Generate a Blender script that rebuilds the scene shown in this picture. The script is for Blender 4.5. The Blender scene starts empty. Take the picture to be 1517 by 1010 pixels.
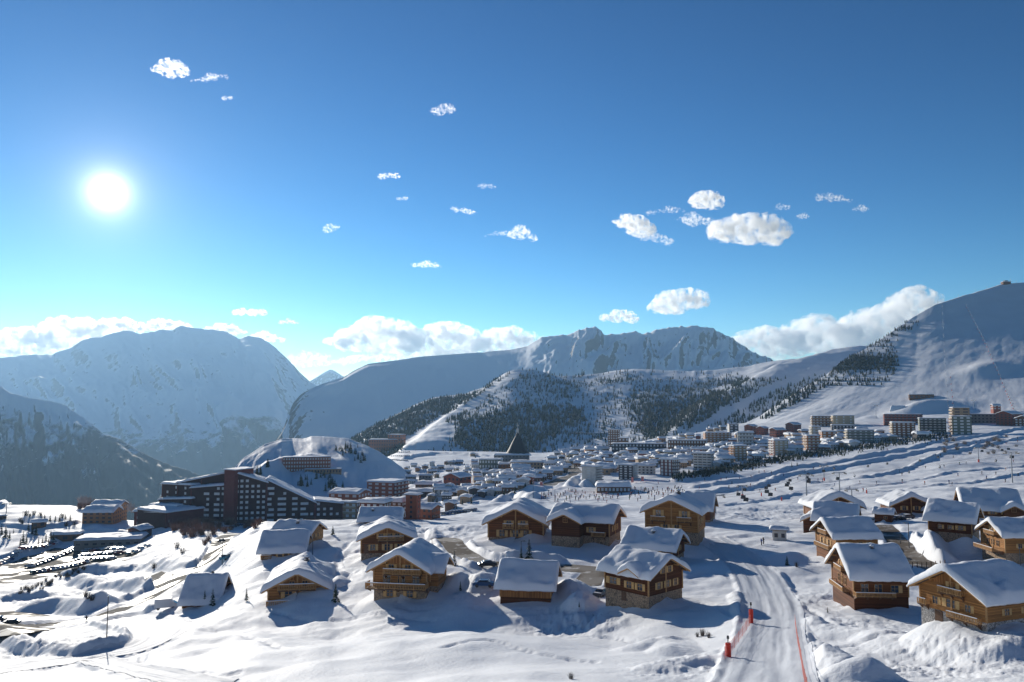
import bpy, bmesh, math, random
import numpy as np
from mathutils import Vector, Matrix

random.seed(11)
SC = bpy.context.scene
COL = SC.collection
R = math.radians

# ------------------------------------------------------------------ camera
F, CX, CY = 1180.0, 758.5, 505.0          # focal length and centre in photograph pixels
PITCH = math.atan((600 - CY) / F)         # eye level is at row 600
CP, SP = math.cos(PITCH), math.sin(PITCH)
cam_d = bpy.data.cameras.new("camera"); cam = bpy.data.objects.new("camera", cam_d)
COL.objects.link(cam); SC.camera = cam
cam_d.sensor_width = 36.0; cam_d.lens = 36.0 * F / 1517.0
cam_d.clip_start = 0.5; cam_d.clip_end = 90000
cam.location = (0, 0, 0); cam.rotation_euler = (math.pi / 2 + PITCH, 0, 0)

def ray(px, py):
    """direction through a photograph pixel, scaled to one metre of depth along y"""
    x = (px - CX) / F; v = (CY - py) / F
    y = CP - v * SP; z = SP + v * CP
    return x / y, z / y

def proj(X, Y, Z):
    d = Y * CP + Z * SP; v = (-Y * SP + Z * CP) / d
    return CX + F * X / d, CY - F * v

def at(px, py, Y):
    a, b = ray(px, py)
    return Vector((a * Y, Y, b * Y))

# ------------------------------------------------------------------ light
sa, sb = ray(160, 285)
SUN = Vector((sa, 1, sb)).normalized()
SUN_EL = math.asin(SUN.z); SUN_AZ = math.atan2(SUN.x, SUN.y)
sun_d = bpy.data.lights.new("sun", 'SUN'); sun = bpy.data.objects.new("sun", sun_d)
COL.objects.link(sun)
sun_d.energy = 5.0; sun_d.angle = R(0.53); sun_d.color = (1.0, 0.93, 0.82)
sun.rotation_euler = (-SUN).to_track_quat('-Z', 'Y').to_euler()

world = bpy.data.worlds.new("World"); SC.world = world; world.use_nodes = True
nt = world.node_tree; nt.nodes.clear()
N = nt.nodes.new; L = nt.links.new
out = N('ShaderNodeOutputWorld'); bg = N('ShaderNodeBackground')
sky = N('ShaderNodeTexSky'); sky.sky_type = 'NISHITA'; sky.sun_disc = False
sky.sun_elevation = SUN_EL; sky.sun_rotation = SUN_AZ
sky.altitude = 1900; sky.air_density = 1.0; sky.dust_density = 0.12; sky.ozone_density = 1.8
hs = N('ShaderNodeHueSaturation'); hs.inputs['Saturation'].default_value = 1.34; hs.inputs['Value'].default_value = 0.545; hs.inputs['Hue'].default_value = 0.490
gm = N('ShaderNodeGamma'); gm.inputs['Gamma'].default_value = 1.6
L(sky.outputs[0], hs.inputs['Color'])
# the sun's own disc and the bright air round it
tc = N('ShaderNodeTexCoord'); nrm = N('ShaderNodeVectorMath'); nrm.operation = 'NORMALIZE'
L(tc.outputs['Generated'], nrm.inputs[0])
dot = N('ShaderNodeVectorMath'); dot.operation = 'DOT_PRODUCT'; dot.inputs[1].default_value = SUN
L(nrm.outputs[0], dot.inputs[0])
def m(op, a, b=None, clamp=False):
    n = N('ShaderNodeMath'); n.operation = op; n.use_clamp = clamp
    for i, q in enumerate((a, b)):
        if q is None: continue
        if isinstance(q, (int, float)): n.inputs[i].default_value = q
        else: L(q, n.inputs[i])
    return n.outputs[0]
ang = m('ARCCOSINE', m('MINIMUM', dot.outputs['Value'], 1.0))
def lobe(amp, deg):
    return m('MULTIPLY', m('POWER', 2.71828, m('MULTIPLY', ang, -1.0 / R(deg))), amp)
glow = m('ADD', lobe(60.0, 0.5), m('ADD', lobe(5.0, 1.7), lobe(.9, 5.5)))
gcol = N('ShaderNodeVectorMath'); gcol.operation = 'SCALE'; gcol.inputs[0].default_value = (1.0, 0.97, 0.92)
L(glow, gcol.inputs['Scale'])
add = N('ShaderNodeVectorMath'); add.operation = 'ADD'
L(hs.outputs['Color'], gm.inputs['Color']); L(gm.outputs[0], add.inputs[0]); L(gcol.outputs[0], add.inputs[1])
L(add.outputs[0], bg.inputs['Color']); bg.inputs['Strength'].default_value = 0.075
L(bg.outputs[0], out.inputs['Surface'])

SC.render.engine = 'CYCLES'
SC.view_settings.view_transform = 'Standard'; SC.view_settings.look = 'None'
SC.view_settings.exposure = 0.42; SC.view_settings.gamma = 1.0
SC.view_settings.use_curve_mapping = False
cy = SC.cycles
cy.use_denoising = True
try: cy.denoiser = 'OPENIMAGEDENOISE'
except Exception: pass
cy.max_bounces = 12; cy.diffuse_bounces = 3; cy.glossy_bounces = 2; cy.transmission_bounces = 3
cy.transparent_max_bounces = 6; cy.volume_bounces = 10; cy.caustics_reflective = False; cy.caustics_refractive = False
cy.sample_clamp_indirect = 4.0

# ------------------------------------------------------------------ noise
def _h(ix, iy, s):
    n = (ix.astype(np.int64) * 374761393 + iy.astype(np.int64) * 668265263 + s * 1442695041) & 0xFFFFFFFF
    n = ((n ^ (n >> 13)) * 1274126177) & 0xFFFFFFFF
    return ((n ^ (n >> 16)) & 0xFFFF) / 65535.0
def vnoise(x, y, s=0):
    x = np.asarray(x, float); y = np.asarray(y, float)
    ix = np.floor(x); iy = np.floor(y); fx = x - ix; fy = y - iy
    fx = fx * fx * fx * (fx * (fx * 6 - 15) + 10); fy = fy * fy * fy * (fy * (fy * 6 - 15) + 10)
    a = _h(ix, iy, s); b = _h(ix + 1, iy, s); c = _h(ix, iy + 1, s); d = _h(ix + 1, iy + 1, s)
    return (a + (b - a) * fx) * (1 - fy) + (c + (d - c) * fx) * fy
def fbm(x, y, s=0, o=4, g=0.5):
    t = 0.0; a = 1.0; n = 0.0
    for k in range(o):
        t = t + a * (vnoise(x, y, s + k * 17) - 0.5); n += a * 0.5
        x = x * 1.93 + y * 0.51 + 3.1; y = y * 1.93 - x * 0.27 + 7.7; a *= g
    return t / n
def ridged(x, y, s=0, o=4, g=0.5):
    t = 0.0; a = 1.0; n = 0.0
    for k in range(o):
        t = t + a * (1 - np.abs(2 * vnoise(x, y, s + k * 13) - 1)); n += a
        x = x * 1.97 + y * 0.4 + 1.7; y = y * 1.97 - x * 0.2 + 9.2; a *= g
    return t / n
def sstep(a, b, x):
    t = np.clip((np.asarray(x, float) - a) / (b - a), 0, 1)
    return t * t * (3 - 2 * t)

# ------------------------------------------------------------------ materials
def mat(name):
    mt = bpy.data.materials.new(name); mt.use_nodes = True
    t = mt.node_tree; b = t.nodes['Principled BSDF']
    return mt, t, b
def simple(name, col, rough=0.7, var=0.0, scale=3.0, metal=0.0, bump=0.0):
    """one colour with a little noise variation (object space)"""
    mt, t, b = mat(name)
    b.inputs['Base Color'].default_value = (*col, 1); b.inputs['Roughness'].default_value = rough
    b.inputs['Metallic'].default_value = metal
    b.inputs['Specular IOR Level'].default_value = 0.35
    if var or bump:
        tc = t.nodes.new('ShaderNodeTexCoord')
        no = t.nodes.new('ShaderNodeTexNoise'); no.inputs['Scale'].default_value = scale; no.inputs['Detail'].default_value = 5
        t.links.new(tc.outputs['Object'], no.inputs['Vector'])
        if var:
            r = t.nodes.new('ShaderNodeValToRGB'); e = r.color_ramp.elements
            e[0].position = 0.3; e[1].position = 0.7
            e[0].color = (*[c * (1 - var) for c in col], 1); e[1].color = (*[min(1, c * (1 + var)) for c in col], 1)
            t.links.new(no.outputs[0], r.inputs[0]); t.links.new(r.outputs[0], b.inputs['Base Color'])
        if bump:
            bp = t.nodes.new('ShaderNodeBump'); bp.inputs['Strength'].default_value = bump; bp.inputs['Distance'].default_value = 0.1
            t.links.new(no.outputs[0], bp.inputs['Height']); t.links.new(bp.outputs[0], b.inputs['Normal'])
    return mt
# ------------------------------------------------------------------ snow materials
def snow_mat(name, col=(0.80, 0.82, 0.85), fine=6.0, amp=0.05, crust=True):
    mt, t, b = mat(name)
    n = t.nodes.new; l = t.links.new
    b.inputs['Roughness'].default_value = 0.7
    b.inputs['Specular IOR Level'].default_value = 0.12
    tc = n('ShaderNodeTexCoord')
    no = n('ShaderNodeTexNoise'); no.inputs['Scale'].default_value = fine; no.inputs['Detail'].default_value = 8; no.inputs['Roughness'].default_value = 0.62
    l(tc.outputs['Object'], no.inputs['Vector'])
    bp = n('ShaderNodeBump'); bp.inputs['Strength'].default_value = 0.8; bp.inputs['Distance'].default_value = amp
    l(no.outputs[0], bp.inputs['Height']); l(bp.outputs[0], b.inputs['Normal'])
    n2 = n('ShaderNodeTexNoise'); n2.inputs['Scale'].default_value = fine * 0.07; n2.inputs['Detail'].default_value = 4
    l(tc.outputs['Object'], n2.inputs['Vector'])
    r = n('ShaderNodeValToRGB'); e = r.color_ramp.elements
    e[0].position = 0.35; e[1].position = 0.65
    e[0].color = (*[c * 0.95 for c in col], 1); e[1].color = (*col, 1)
    l(n2.outputs[0], r.inputs[0]); l(r.outputs[0], b.inputs['Base Color'])
    return mt
SNOW = snow_mat('snow', fine=2.0, amp=0.12)
ROOF_SNOW = snow_mat('roof_snow', fine=1.6, amp=0.06)
PISTE = snow_mat('groomed_snow', col=(0.74, 0.77, 0.81), fine=3.0, amp=0.08)

def rock_snow(name, rock=(0.10, 0.095, 0.09), forest=(0.018, 0.028, 0.024), scale=0.004, rock_lo=0.55, rock_hi=0.75,
              tree_top=None, tree_soft=150.0, tree_amt=0.5, steep=(0.80, 0.62), xyz=(1, 1, 1), snowcol=(0.80, 0.82, 0.85)):
    """far mountain face: rock bands where it is steep, snow elsewhere, dark forest below a height"""
    mt, t, b = mat(name)
    n = t.nodes.new; l = t.links.new
    b.inputs['Roughness'].default_value = 0.8; b.inputs['Specular IOR Level'].default_value = 0.1
    geo = n('ShaderNodeNewGeometry'); sep = n('ShaderNodeSeparateXYZ'); l(geo.outputs['Normal'], sep.inputs[0])
    pos = n('ShaderNodeSeparateXYZ'); l(geo.outputs['Position'], pos.inputs[0])
    mp = n('ShaderNodeMapping'); mp.inputs['Scale'].default_value = xyz; l(geo.outputs['Position'], mp.inputs[0])
    no = n('ShaderNodeTexNoise'); no.inputs['Scale'].default_value = scale; no.inputs['Detail'].default_value = 9; no.inputs['Roughness'].default_value = 0.68
    l(mp.outputs[0], no.inputs['Vector'])
    mr = n('ShaderNodeMapRange'); mr.inputs[1].default_value = steep[0]; mr.inputs[2].default_value = steep[1]
    mr.inputs[3].default_value = -0.30; mr.inputs[4].default_value = 0.30; l(sep.outputs['Z'], mr.inputs[0])
    ad = n('ShaderNodeMath'); ad.operation = 'ADD'; l(no.outputs[0], ad.inputs[0]); l(mr.outputs[0], ad.inputs[1])
    r = n('ShaderNodeValToRGB'); e = r.color_ramp.elements
    e[0].position = rock_lo; e[1].position = rock_hi; e[0].color = (0, 0, 0, 1); e[1].color = (1, 1, 1, 1)
    l(ad.outputs[0], r.inputs[0])
    mx = n('ShaderNodeMix'); mx.data_type = 'RGBA'; l(r.outputs[0], mx.inputs[0])
    mx.inputs[6].default_value = (*snowcol, 1); mx.inputs[7].default_value = (*rock, 1)
    last = mx.outputs[2]
    if tree_top is not None:
        n3 = n('ShaderNodeTexNoise'); n3.inputs['Scale'].default_value = scale * 0.8; n3.inputs['Detail'].default_value = 9; n3.inputs['Roughness'].default_value = 0.7
        l(mp.outputs[0], n3.inputs['Vector'])
        h = n('ShaderNodeMapRange'); h.inputs[1].default_value = tree_top + tree_soft; h.inputs[2].default_value = tree_top - tree_soft
        h.inputs[3].default_value = -0.5; h.inputs[4].default_value = 0.22; l(pos.outputs['Z'], h.inputs[0])
        a2 = n('ShaderNodeMath'); a2.operation = 'ADD'; l(n3.outputs[0], a2.inputs[0]); l(h.outputs[0], a2.inputs[1])
        r2 = n('ShaderNodeValToRGB'); e = r2.color_ramp.elements
        e[0].position = 1 - tree_amt - 0.03; e[1].position = 1 - tree_amt + 0.05; e[0].color = (0, 0, 0, 1); e[1].color = (1, 1, 1, 1)
        l(a2.outputs[0], r2.inputs[0])
        m2 = n('ShaderNodeMix'); m2.data_type = 'RGBA'; l(r2.outputs[0], m2.inputs[0]); l(last, m2.inputs[6])
        m2.inputs[7].default_value = (*forest, 1); last = m2.outputs[2]
    l(last, b.inputs['Base Color'])
    return mt

# ------------------------------------------------------------------ mesh from a grid of points
def grid_mesh(name, X, Y, Z, material, kind='structure', label=None, cat=None):
    nr, nc = X.shape
    co = np.stack([X, Y, Z], -1).reshape(-1, 3).astype(np.float32)
    i = np.arange(nr * nc).reshape(nr, nc)
    q = np.stack([i[:-1, :-1], i[:-1, 1:], i[1:, 1:], i[1:, :-1]], -1).reshape(-1, 4)
    me = bpy.data.meshes.new(name)
    me.vertices.add(len(co)); me.vertices.foreach_set('co', co.ravel())
    me.loops.add(q.size); me.loops.foreach_set('vertex_index', q.ravel().astype(np.int32))
    me.polygons.add(len(q)); me.polygons.foreach_set('loop_start', np.arange(0, q.size, 4, dtype=np.int32))
    me.polygons.foreach_set('use_smooth', np.ones(len(q), bool))
    me.update(calc_edges=True)
    me.materials.append(material)
    o = bpy.data.objects.new(name, me); COL.objects.link(o)
    if kind: o['kind'] = kind
    if label: o['label'] = label
    if cat: o['category'] = cat
    return o

# ------------------------------------------------------------------ the ground: columns of (row, depth) read off the photograph
COLS = {
 -500: [(1010,95),(935,165),(900,220),(860,290),(830,350),(790,440),(760,510),(745,560),(760,700),(900,1000),(1100,1500)],
 0:   [(1010,85),(935,150),(922,165),(900,200),(860,262),(832,330),(795,410),(765,480),(748,530),(739,590),(760,700),(850,1000),(1000,1600)],
 110: [(1010,82),(940,138),(905,185),(860,255),(832,318),(798,400),(768,470),(750,530),(741,590),(765,720),(850,1000),(1000,1600)],
 200: [(1010,80),(940,125),(900,168),(860,235),(830,300),(800,370),(785,420),(770,480),(764,540),(780,640),(860,1000),(1000,1600)],
 300: [(1010,75),(930,117),(924,129),(905,138),(880,160),(850,200),(830,235),(800,300),(783,350),(776,400),(771,440),(775,520),(830,800),(950,1600)],
 400: [(1010,70),(940,101),(935,116),(893,128),(830,162),(795,188),(778,212),(768,228),(788,270),(792,330),(778,430),(766,520),(745,620),(735,720),(735,900),(850,1600)],
 500: [(1010,66),(950,92),(943,108),(890,122),(828,155),(792,182),(774,208),(766,232),(786,290),(778,400),(764,500),(744,600),(730,720),(716,850),(710,1000),(720,1600)],
 600: [(1010,62),(937,91),(930,106),(887,117),(825,148),(792,178),(775,205),(767,230),(785,300),(770,410),(756,510),(736,640),(714,790),(692,980),(672,1250),(666,1500),(668,1700)],
 700: [(1010,59),(934,87),(928,102),(890,112),(845,132),(803,160),(783,185),(772,215),(764,270),(752,370),(738,490),(722,620),(706,770),(692,950),(678,1150),(669,1350),(668,1700)],
 800: [(1010,57),(942,83),(935,98),(893,108),(850,128),(803,153),(780,182),(767,215),(757,265),(744,350),(730,460),(715,600),(700,750),(690,890),(680,1050),(671,1250),(670,1700)],
 900: [(1010,54),(964,74),(957,88),(895,103),(850,124),(808,148),(782,178),(766,212),(754,260),(741,345),(728,445),(713,580),(698,730),(684,890),(670,1060),(660,1250),(664,1700)],
 1000:[(1010,52),(966,68),(958,80),(900,98),(850,120),(805,146),(780,175),(763,210),(750,260),(736,350),(722,470),(706,610),(690,770),(672,950),(655,1130),(645,1300),(646,1700)],
 1100:[(1010,50),(930,80),(890,98),(845,118),(800,146),(775,178),(758,215),(744,270),(728,370),(712,490),(694,640),(676,800),(660,950),(645,1120),(630,1300),(626,1700)],
 1200:[(1010,48),(930,77),(885,97),(835,121),(795,150),(765,190),(748,235),(732,310),(712,430),(693,570),(675,730),(660,860),(645,1010),(630,1180),(615,1400),(604,1750)],
 1300:[(1010,47),(930,74),(890,92),(840,116),(800,142),(765,180),(745,225),(725,300),(706,410),(688,540),(670,690),(655,840),(640,990),(624,1150),(608,1350),(596,1750)],
 1400:[(1010,46),(940,71),(900,87),(850,109),(805,135),(765,172),(740,215),(718,300),(700,405),(682,530),(664,680),(648,830),(634,960),(618,1120),(600,1350),(588,1750)],
 1517:[(1010,45),(940,68),(900,84),(850,106),(805,131),(765,168),(738,210),(712,310),(692,420),(672,570),(652,740),(638,870),(625,1000),(608,1180),(592,1400),(580,1750)],
 2000:[(1010,45),(940,68),(900,84),(850,106),(805,131),(765,168),(730,210),(700,310),(680,420),(655,570),(635,740),(620,870),(605,1000),(590,1180),(570,1400),(560,1750)],
}
_cp = np.array(sorted(COLS)); _vg = np.linspace(math.log(4.0), math.log(1750.0), 420)
_tab = []
for c in sorted(COLS):
    pts = [(p, y * (1 + 0.4 * (1 - float(sstep(230, 720, y))))) for p, y in COLS[c]]
    zs = [ray(CX, p)[1] * y for p, y in pts]; ls = [math.log(y) for p, y in pts]
    # towards the camera the hillside climbs to just under the lens
    y0 = pts[0][1]; ex = [(1150, .45 * y0), (1060, .72 * y0)]
    zs = [-2.4, -4.2, -7.0] + [ray(CX, p)[1] * y for p, y in ex] + zs; ls = [math.log(4.0), math.log(8.0), math.log(14.0)] + [math.log(y) for p, y in ex] + ls
    _tab.append(np.interp(_vg, ls, zs))
_tab = np.array(_tab)
k = np.exp(-0.5 * (np.arange(-9, 10) / 3.2) ** 2); k /= k.sum()
_tab = np.array([np.convolve(np.pad(r_, 9, mode='edge'), k, mode='valid') for r_ in _tab])
def catmull(xs, tab, x):
    """smooth interpolation between columns"""
    x = np.clip(x, xs[0], xs[-1] - 1e-6)
    i = np.clip(np.searchsorted(xs, x, side='right') - 1, 0, len(xs) - 2)
    t = (x - xs[i]) / (xs[i + 1] - xs[i])
    return i, t
def base_z(X, Y):
    X = np.asarray(X, float); Y = np.maximum(np.asarray(Y, float), 4.0)
    px = CX + F * X / Y
    i, t = catmull(_cp, _tab, px)
    t = t * t * (3 - 2 * t) * 0.6 + t * 0.4
    v = (np.clip(np.log(Y), _vg[0], _vg[-1]) - _vg[0]) / (_vg[1] - _vg[0])
    j = np.clip(v.astype(int), 0, len(_vg) - 2); f = v - j
    a = _tab[i, j] * (1 - f) + _tab[i, j + 1] * f
    b = _tab[i + 1, j] * (1 - f) + _tab[i + 1, j + 1] * f
    return a * (1 - t) + b * t
def base_hit(px, py, y0=25.0, y1=1700.0):
    """where the line of sight through a pixel first meets the hillside"""
    a, b = ray(px, py)
    Y = np.exp(np.linspace(math.log(y0), math.log(y1), 1500))
    s = base_z(a * Y, Y) - b * Y
    w = np.nonzero(s > 0)[0]
    y = Y[w[0]] if len(w) else y1
    return a * y, y
# ------------------------------------------------------------------ roads, banks and drifts laid over the hillside
def world_line(pix, step=2.0):
    P = [base_hit(px, py) for px, py in pix]
    o = []
    n = len(P)
    for i in range(n - 1):
        p0 = P[max(i - 1, 0)]; p1 = P[i]; p2 = P[i + 1]; p3 = P[min(i + 2, n - 1)]
        d = math.hypot(p2[0] - p1[0], p2[1] - p1[1]); kk = max(2, min(40, int(d / step)))
        for j in range(kk):
            t = j / kk
            o.append(tuple(0.5 * ((2 * p1[a]) + (p2[a] - p0[a]) * t + (2 * p0[a] - 5 * p1[a] + 4 * p2[a] - p3[a]) * t * t
                                  + (3 * p1[a] - p0[a] - 3 * p2[a] + p3[a]) * t ** 3) for a in (0, 1)))
    o.append(P[-1])
    return o
def dist_line(X, Y, line):
    """distance to a line, only worked out near it; far points get 1e3"""
    ln = np.array(line); D = np.full(X.shape, 1e3)
    lo = ln.min(0) - 40; hi = ln.max(0) + 40
    w = (X > lo[0]) & (X < hi[0]) & (Y > lo[1]) & (Y < hi[1])
    if not w.any(): return D
    x = X[w]; y = Y[w]; d = np.full(x.shape, 1e6)
    for (ax, ay), (bx, by) in zip(ln[:-1], ln[1:]):
        ux, uy = bx - ax, by - ay; q = ux * ux + uy * uy + 1e-9
        t = np.clip(((x - ax) * ux + (y - ay) * uy) / q, 0, 1)
        d = np.minimum(d, (x - ax - t * ux) ** 2 + (y - ay - t * uy) ** 2)
    D[w] = np.sqrt(d)
    return D
def in_poly(X, Y, poly):
    c = np.zeros(X.shape, bool); n = len(poly)
    for i in range(n):
        x1, y1 = poly[i]; x2, y2 = poly[(i + 1) % n]
        if y1 == y2: continue
        c ^= ((y1 > Y) != (y2 > Y)) & (X < (x2 - x1) * (Y - y1) / (y2 - y1) + x1)
    return c

ROADS = [   # pixels, half width
 ([(-70,944),(0,932),(60,926),(100,923),(140,916),(185,901),(226,882),(255,864),(285,846),(308,832),(322,812),(330,798),(345,790)], 4.2),
 ([(255,864),(240,858),(222,853)], 4.0),
 ([(640,800),(664,799),(680,816),(708,832),(748,838),(800,838),(850,842),(885,845)], 3.0),
 ([(655,857),(690,856),(735,858)], 3.0),
 ([(885,845),(874,856),(868,868)], 3.0),
 ([(1296,766),(1310,780),(1328,800),(1350,826),(1390,843)], 2.5),
 ([(812,719),(835,709),(851,702),(846,692),(838,682)], 6.5),
]
ROAD_LINES = [(world_line(p), w) for p, w in ROADS]
LOT = [base_hit(*p) for p in [(-60,842),(0,838),(81,812),(135,811),(212,817),(183,829),(123,845),(65,856),(9,864),(-60,873)]]
TRACKS = [  # groomed snow, half width
 ([(-60,1000),(0,993),(98,979),(180,964),(226,950),(240,936),(222,925),(183,918)], 6.0),
 ([(140,976),(200,992),(270,1006),(330,1016)], 2.6),
 ([(1125,1060),(1132,1000),(1140,940),(1142,900),(1125,858),(1098,828),(1070,808),(1050,796)], 4.5),
]
TRACK_LINES = [(world_line(p), w) for p, w in TRACKS]
PISTE_LINE = TRACK_LINES[2][0]
BERMS = [   # pixels, half width, height, roughness
 ([(118,862),(150,868),(200,869),(236,868)], 5.0, 2.6, .3),
 ([(110,852),(160,846),(225,838),(285,836),(310,822),(326,800)], 6.0, 2.4, .7),
 ([(60,905),(100,902),(135,905)], 6.0, 3.0, .3),
 ([(-40,893),(20,886),(60,882)], 5.0, 2.0, .6),
 ([(20,952),(60,962),(100,968),(150,964),(196,950)], 2.6, 1.5, .9),
 ([(150,925),(185,934),(198,945)], 2.2, 1.0, .8),
 ([(130,908),(180,890),(222,872)], 2.5, 1.6, .7),
 ([(225,905),(250,890),(268,874)], 2.6, 1.4, .6),
 ([(360,800),(345,815),(330,832),(318,842)], 5.0, 1.6, .3),
 ([(280,770),(320,765),(345,768)], 6.0, 3.0, .4),
 ([(-40,835),(20,828),(60,812),(85,803)], 4.0, 2.6, .6),
 ([(640,790),(655,806),(670,822),(700,840)], 2.5, 1.2, .6),
 ([(690,806),(720,826),(760,830),(820,832)], 2.5, 1.3, .6),
 ([(680,865),(705,862),(720,872)], 4.0, 2.2, .4),
 ([(845,870),(855,885),(860,900)], 3.0, 1.5, .8),
 ([(905,850),(885,862),(875,872)], 2.0, .8, .5),
 ([(1185,985),(1180,940),(1160,880),(1150,850)], 1.4, .7, .6),
 ([(1085,975),(1108,930),(1092,880)], 1.6, .6, .6),
 ([(1340,795),(1360,815),(1390,832)], 3.5, 2.0, .3),
 ([(1355,825),(1400,815),(1430,822)], 5.0, 2.6, .2),
 ([(1290,790),(1305,800),(1325,818)], 2.0, .8, .5),
 ([(1205,925),(1250,938),(1300,940),(1345,960),(1400,972)], 3.5, .7, .2),
 ([(1195,965),(1225,985),(1262,1000)], 3.5, 1.7, .2),
 ([(1420,965),(1470,975),(1540,955)], 4.5, 1.7, .3),
 ([(1450,940),(1490,915),(1540,895)], 3.5, 1.8, .2),
 ([(985,985),(1040,972),(1085,958)], 3.0, .6, .4),
 ([(940,960),(985,950),(1000,965)], 3.0, .6, .3),
 ([(1030,720),(1100,712),(1160,697),(1290,675),(1395,654),(1517,635)], 5.0, 2.4, .1),
 ([(1020,735),(1100,724),(1160,707),(1260,690),(1348,673),(1407,661),(1480,648)], 5.0, 2.2, .1),
 ([(1200,716),(1300,706),(1372,681),(1440,664),(1501,652),(1560,645)], 4.0, 2.0, .1),
 ([(1070,752),(1200,730),(1330,716),(1430,700),(1517,690)], 3.5, 1.1, .1),
 ([(1350,724),(1430,716),(1517,704)], 3.0, 1.0, .1),
 ([(1005,712),(1040,706),(1078,704)], 8.0, 4.5, .2),
 ([(660,748),(700,740),(740,733),(800,728)], 6.0, 3.0, .4),
 ([(640,738),(700,726),(760,722)], 6.0, 3.0, .4),
 ([(700,716),(780,712),(820,706)], 6.0, 3.0, .4),
 ([(740,742),(760,734),(790,738)], 6.0, 3.5, .4),
 ([(845,722),(862,712),(868,722)], 7.0, 5.0, .3),
 ([(620,700),(680,694),(740,700)], 6.0, 3.0, .5),
 ([(600,680),(650,672),(720,676)], 8.0, 4.0, .3),
 ([(140,783),(190,790),(240,782)], 5.0, 1.6, .4),
 ([(0,776),(60,781),(110,774)], 4.0, 1.6, .3),
 ([(0,750),(60,748),(112,744)], 6.0, 3.4, .1),
]
BERM_LINES = [(world_line(p), w * (1.25 if p[0][1] > 770 else 1), h * (1.15 if p[0][1] > 770 else 1), r_) for p, w, h, r_ in BERMS]
ROUGH = [ # centre pixel, radius m, amplitude m, size m: broken, ploughed or avalanched snow
 ((1265,925),9,.26,1.0),((1330,965),9,.20,1.3),((1400,985),8,.3,1.0),((1480,960),8,.25,1.1),((860,915),7,.6,1.0),((1070,985),7,.35,1.0),
 ((590,835),9,.5,2.2),((520,825),8,.6,2.5),((80,960),14,.6,1.3),((250,820),26,.9,2.6),((160,850),26,.7,2.2),((60,885),28,.9,3.0),
 ((340,770),30,1.0,2.5),((630,790),16,.8,2.2),((1210,890),9,.3,1.3),((700,870),9,.4,2.0),((1380,800),12,.5,2.5),((1100,760),30,.5,2.5),
]
ROUGH_C = [(base_hit(*p), r_ * 1.35, a * 1.15, s * 1.2) for p, r_, a, s in ROUGH]

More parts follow.
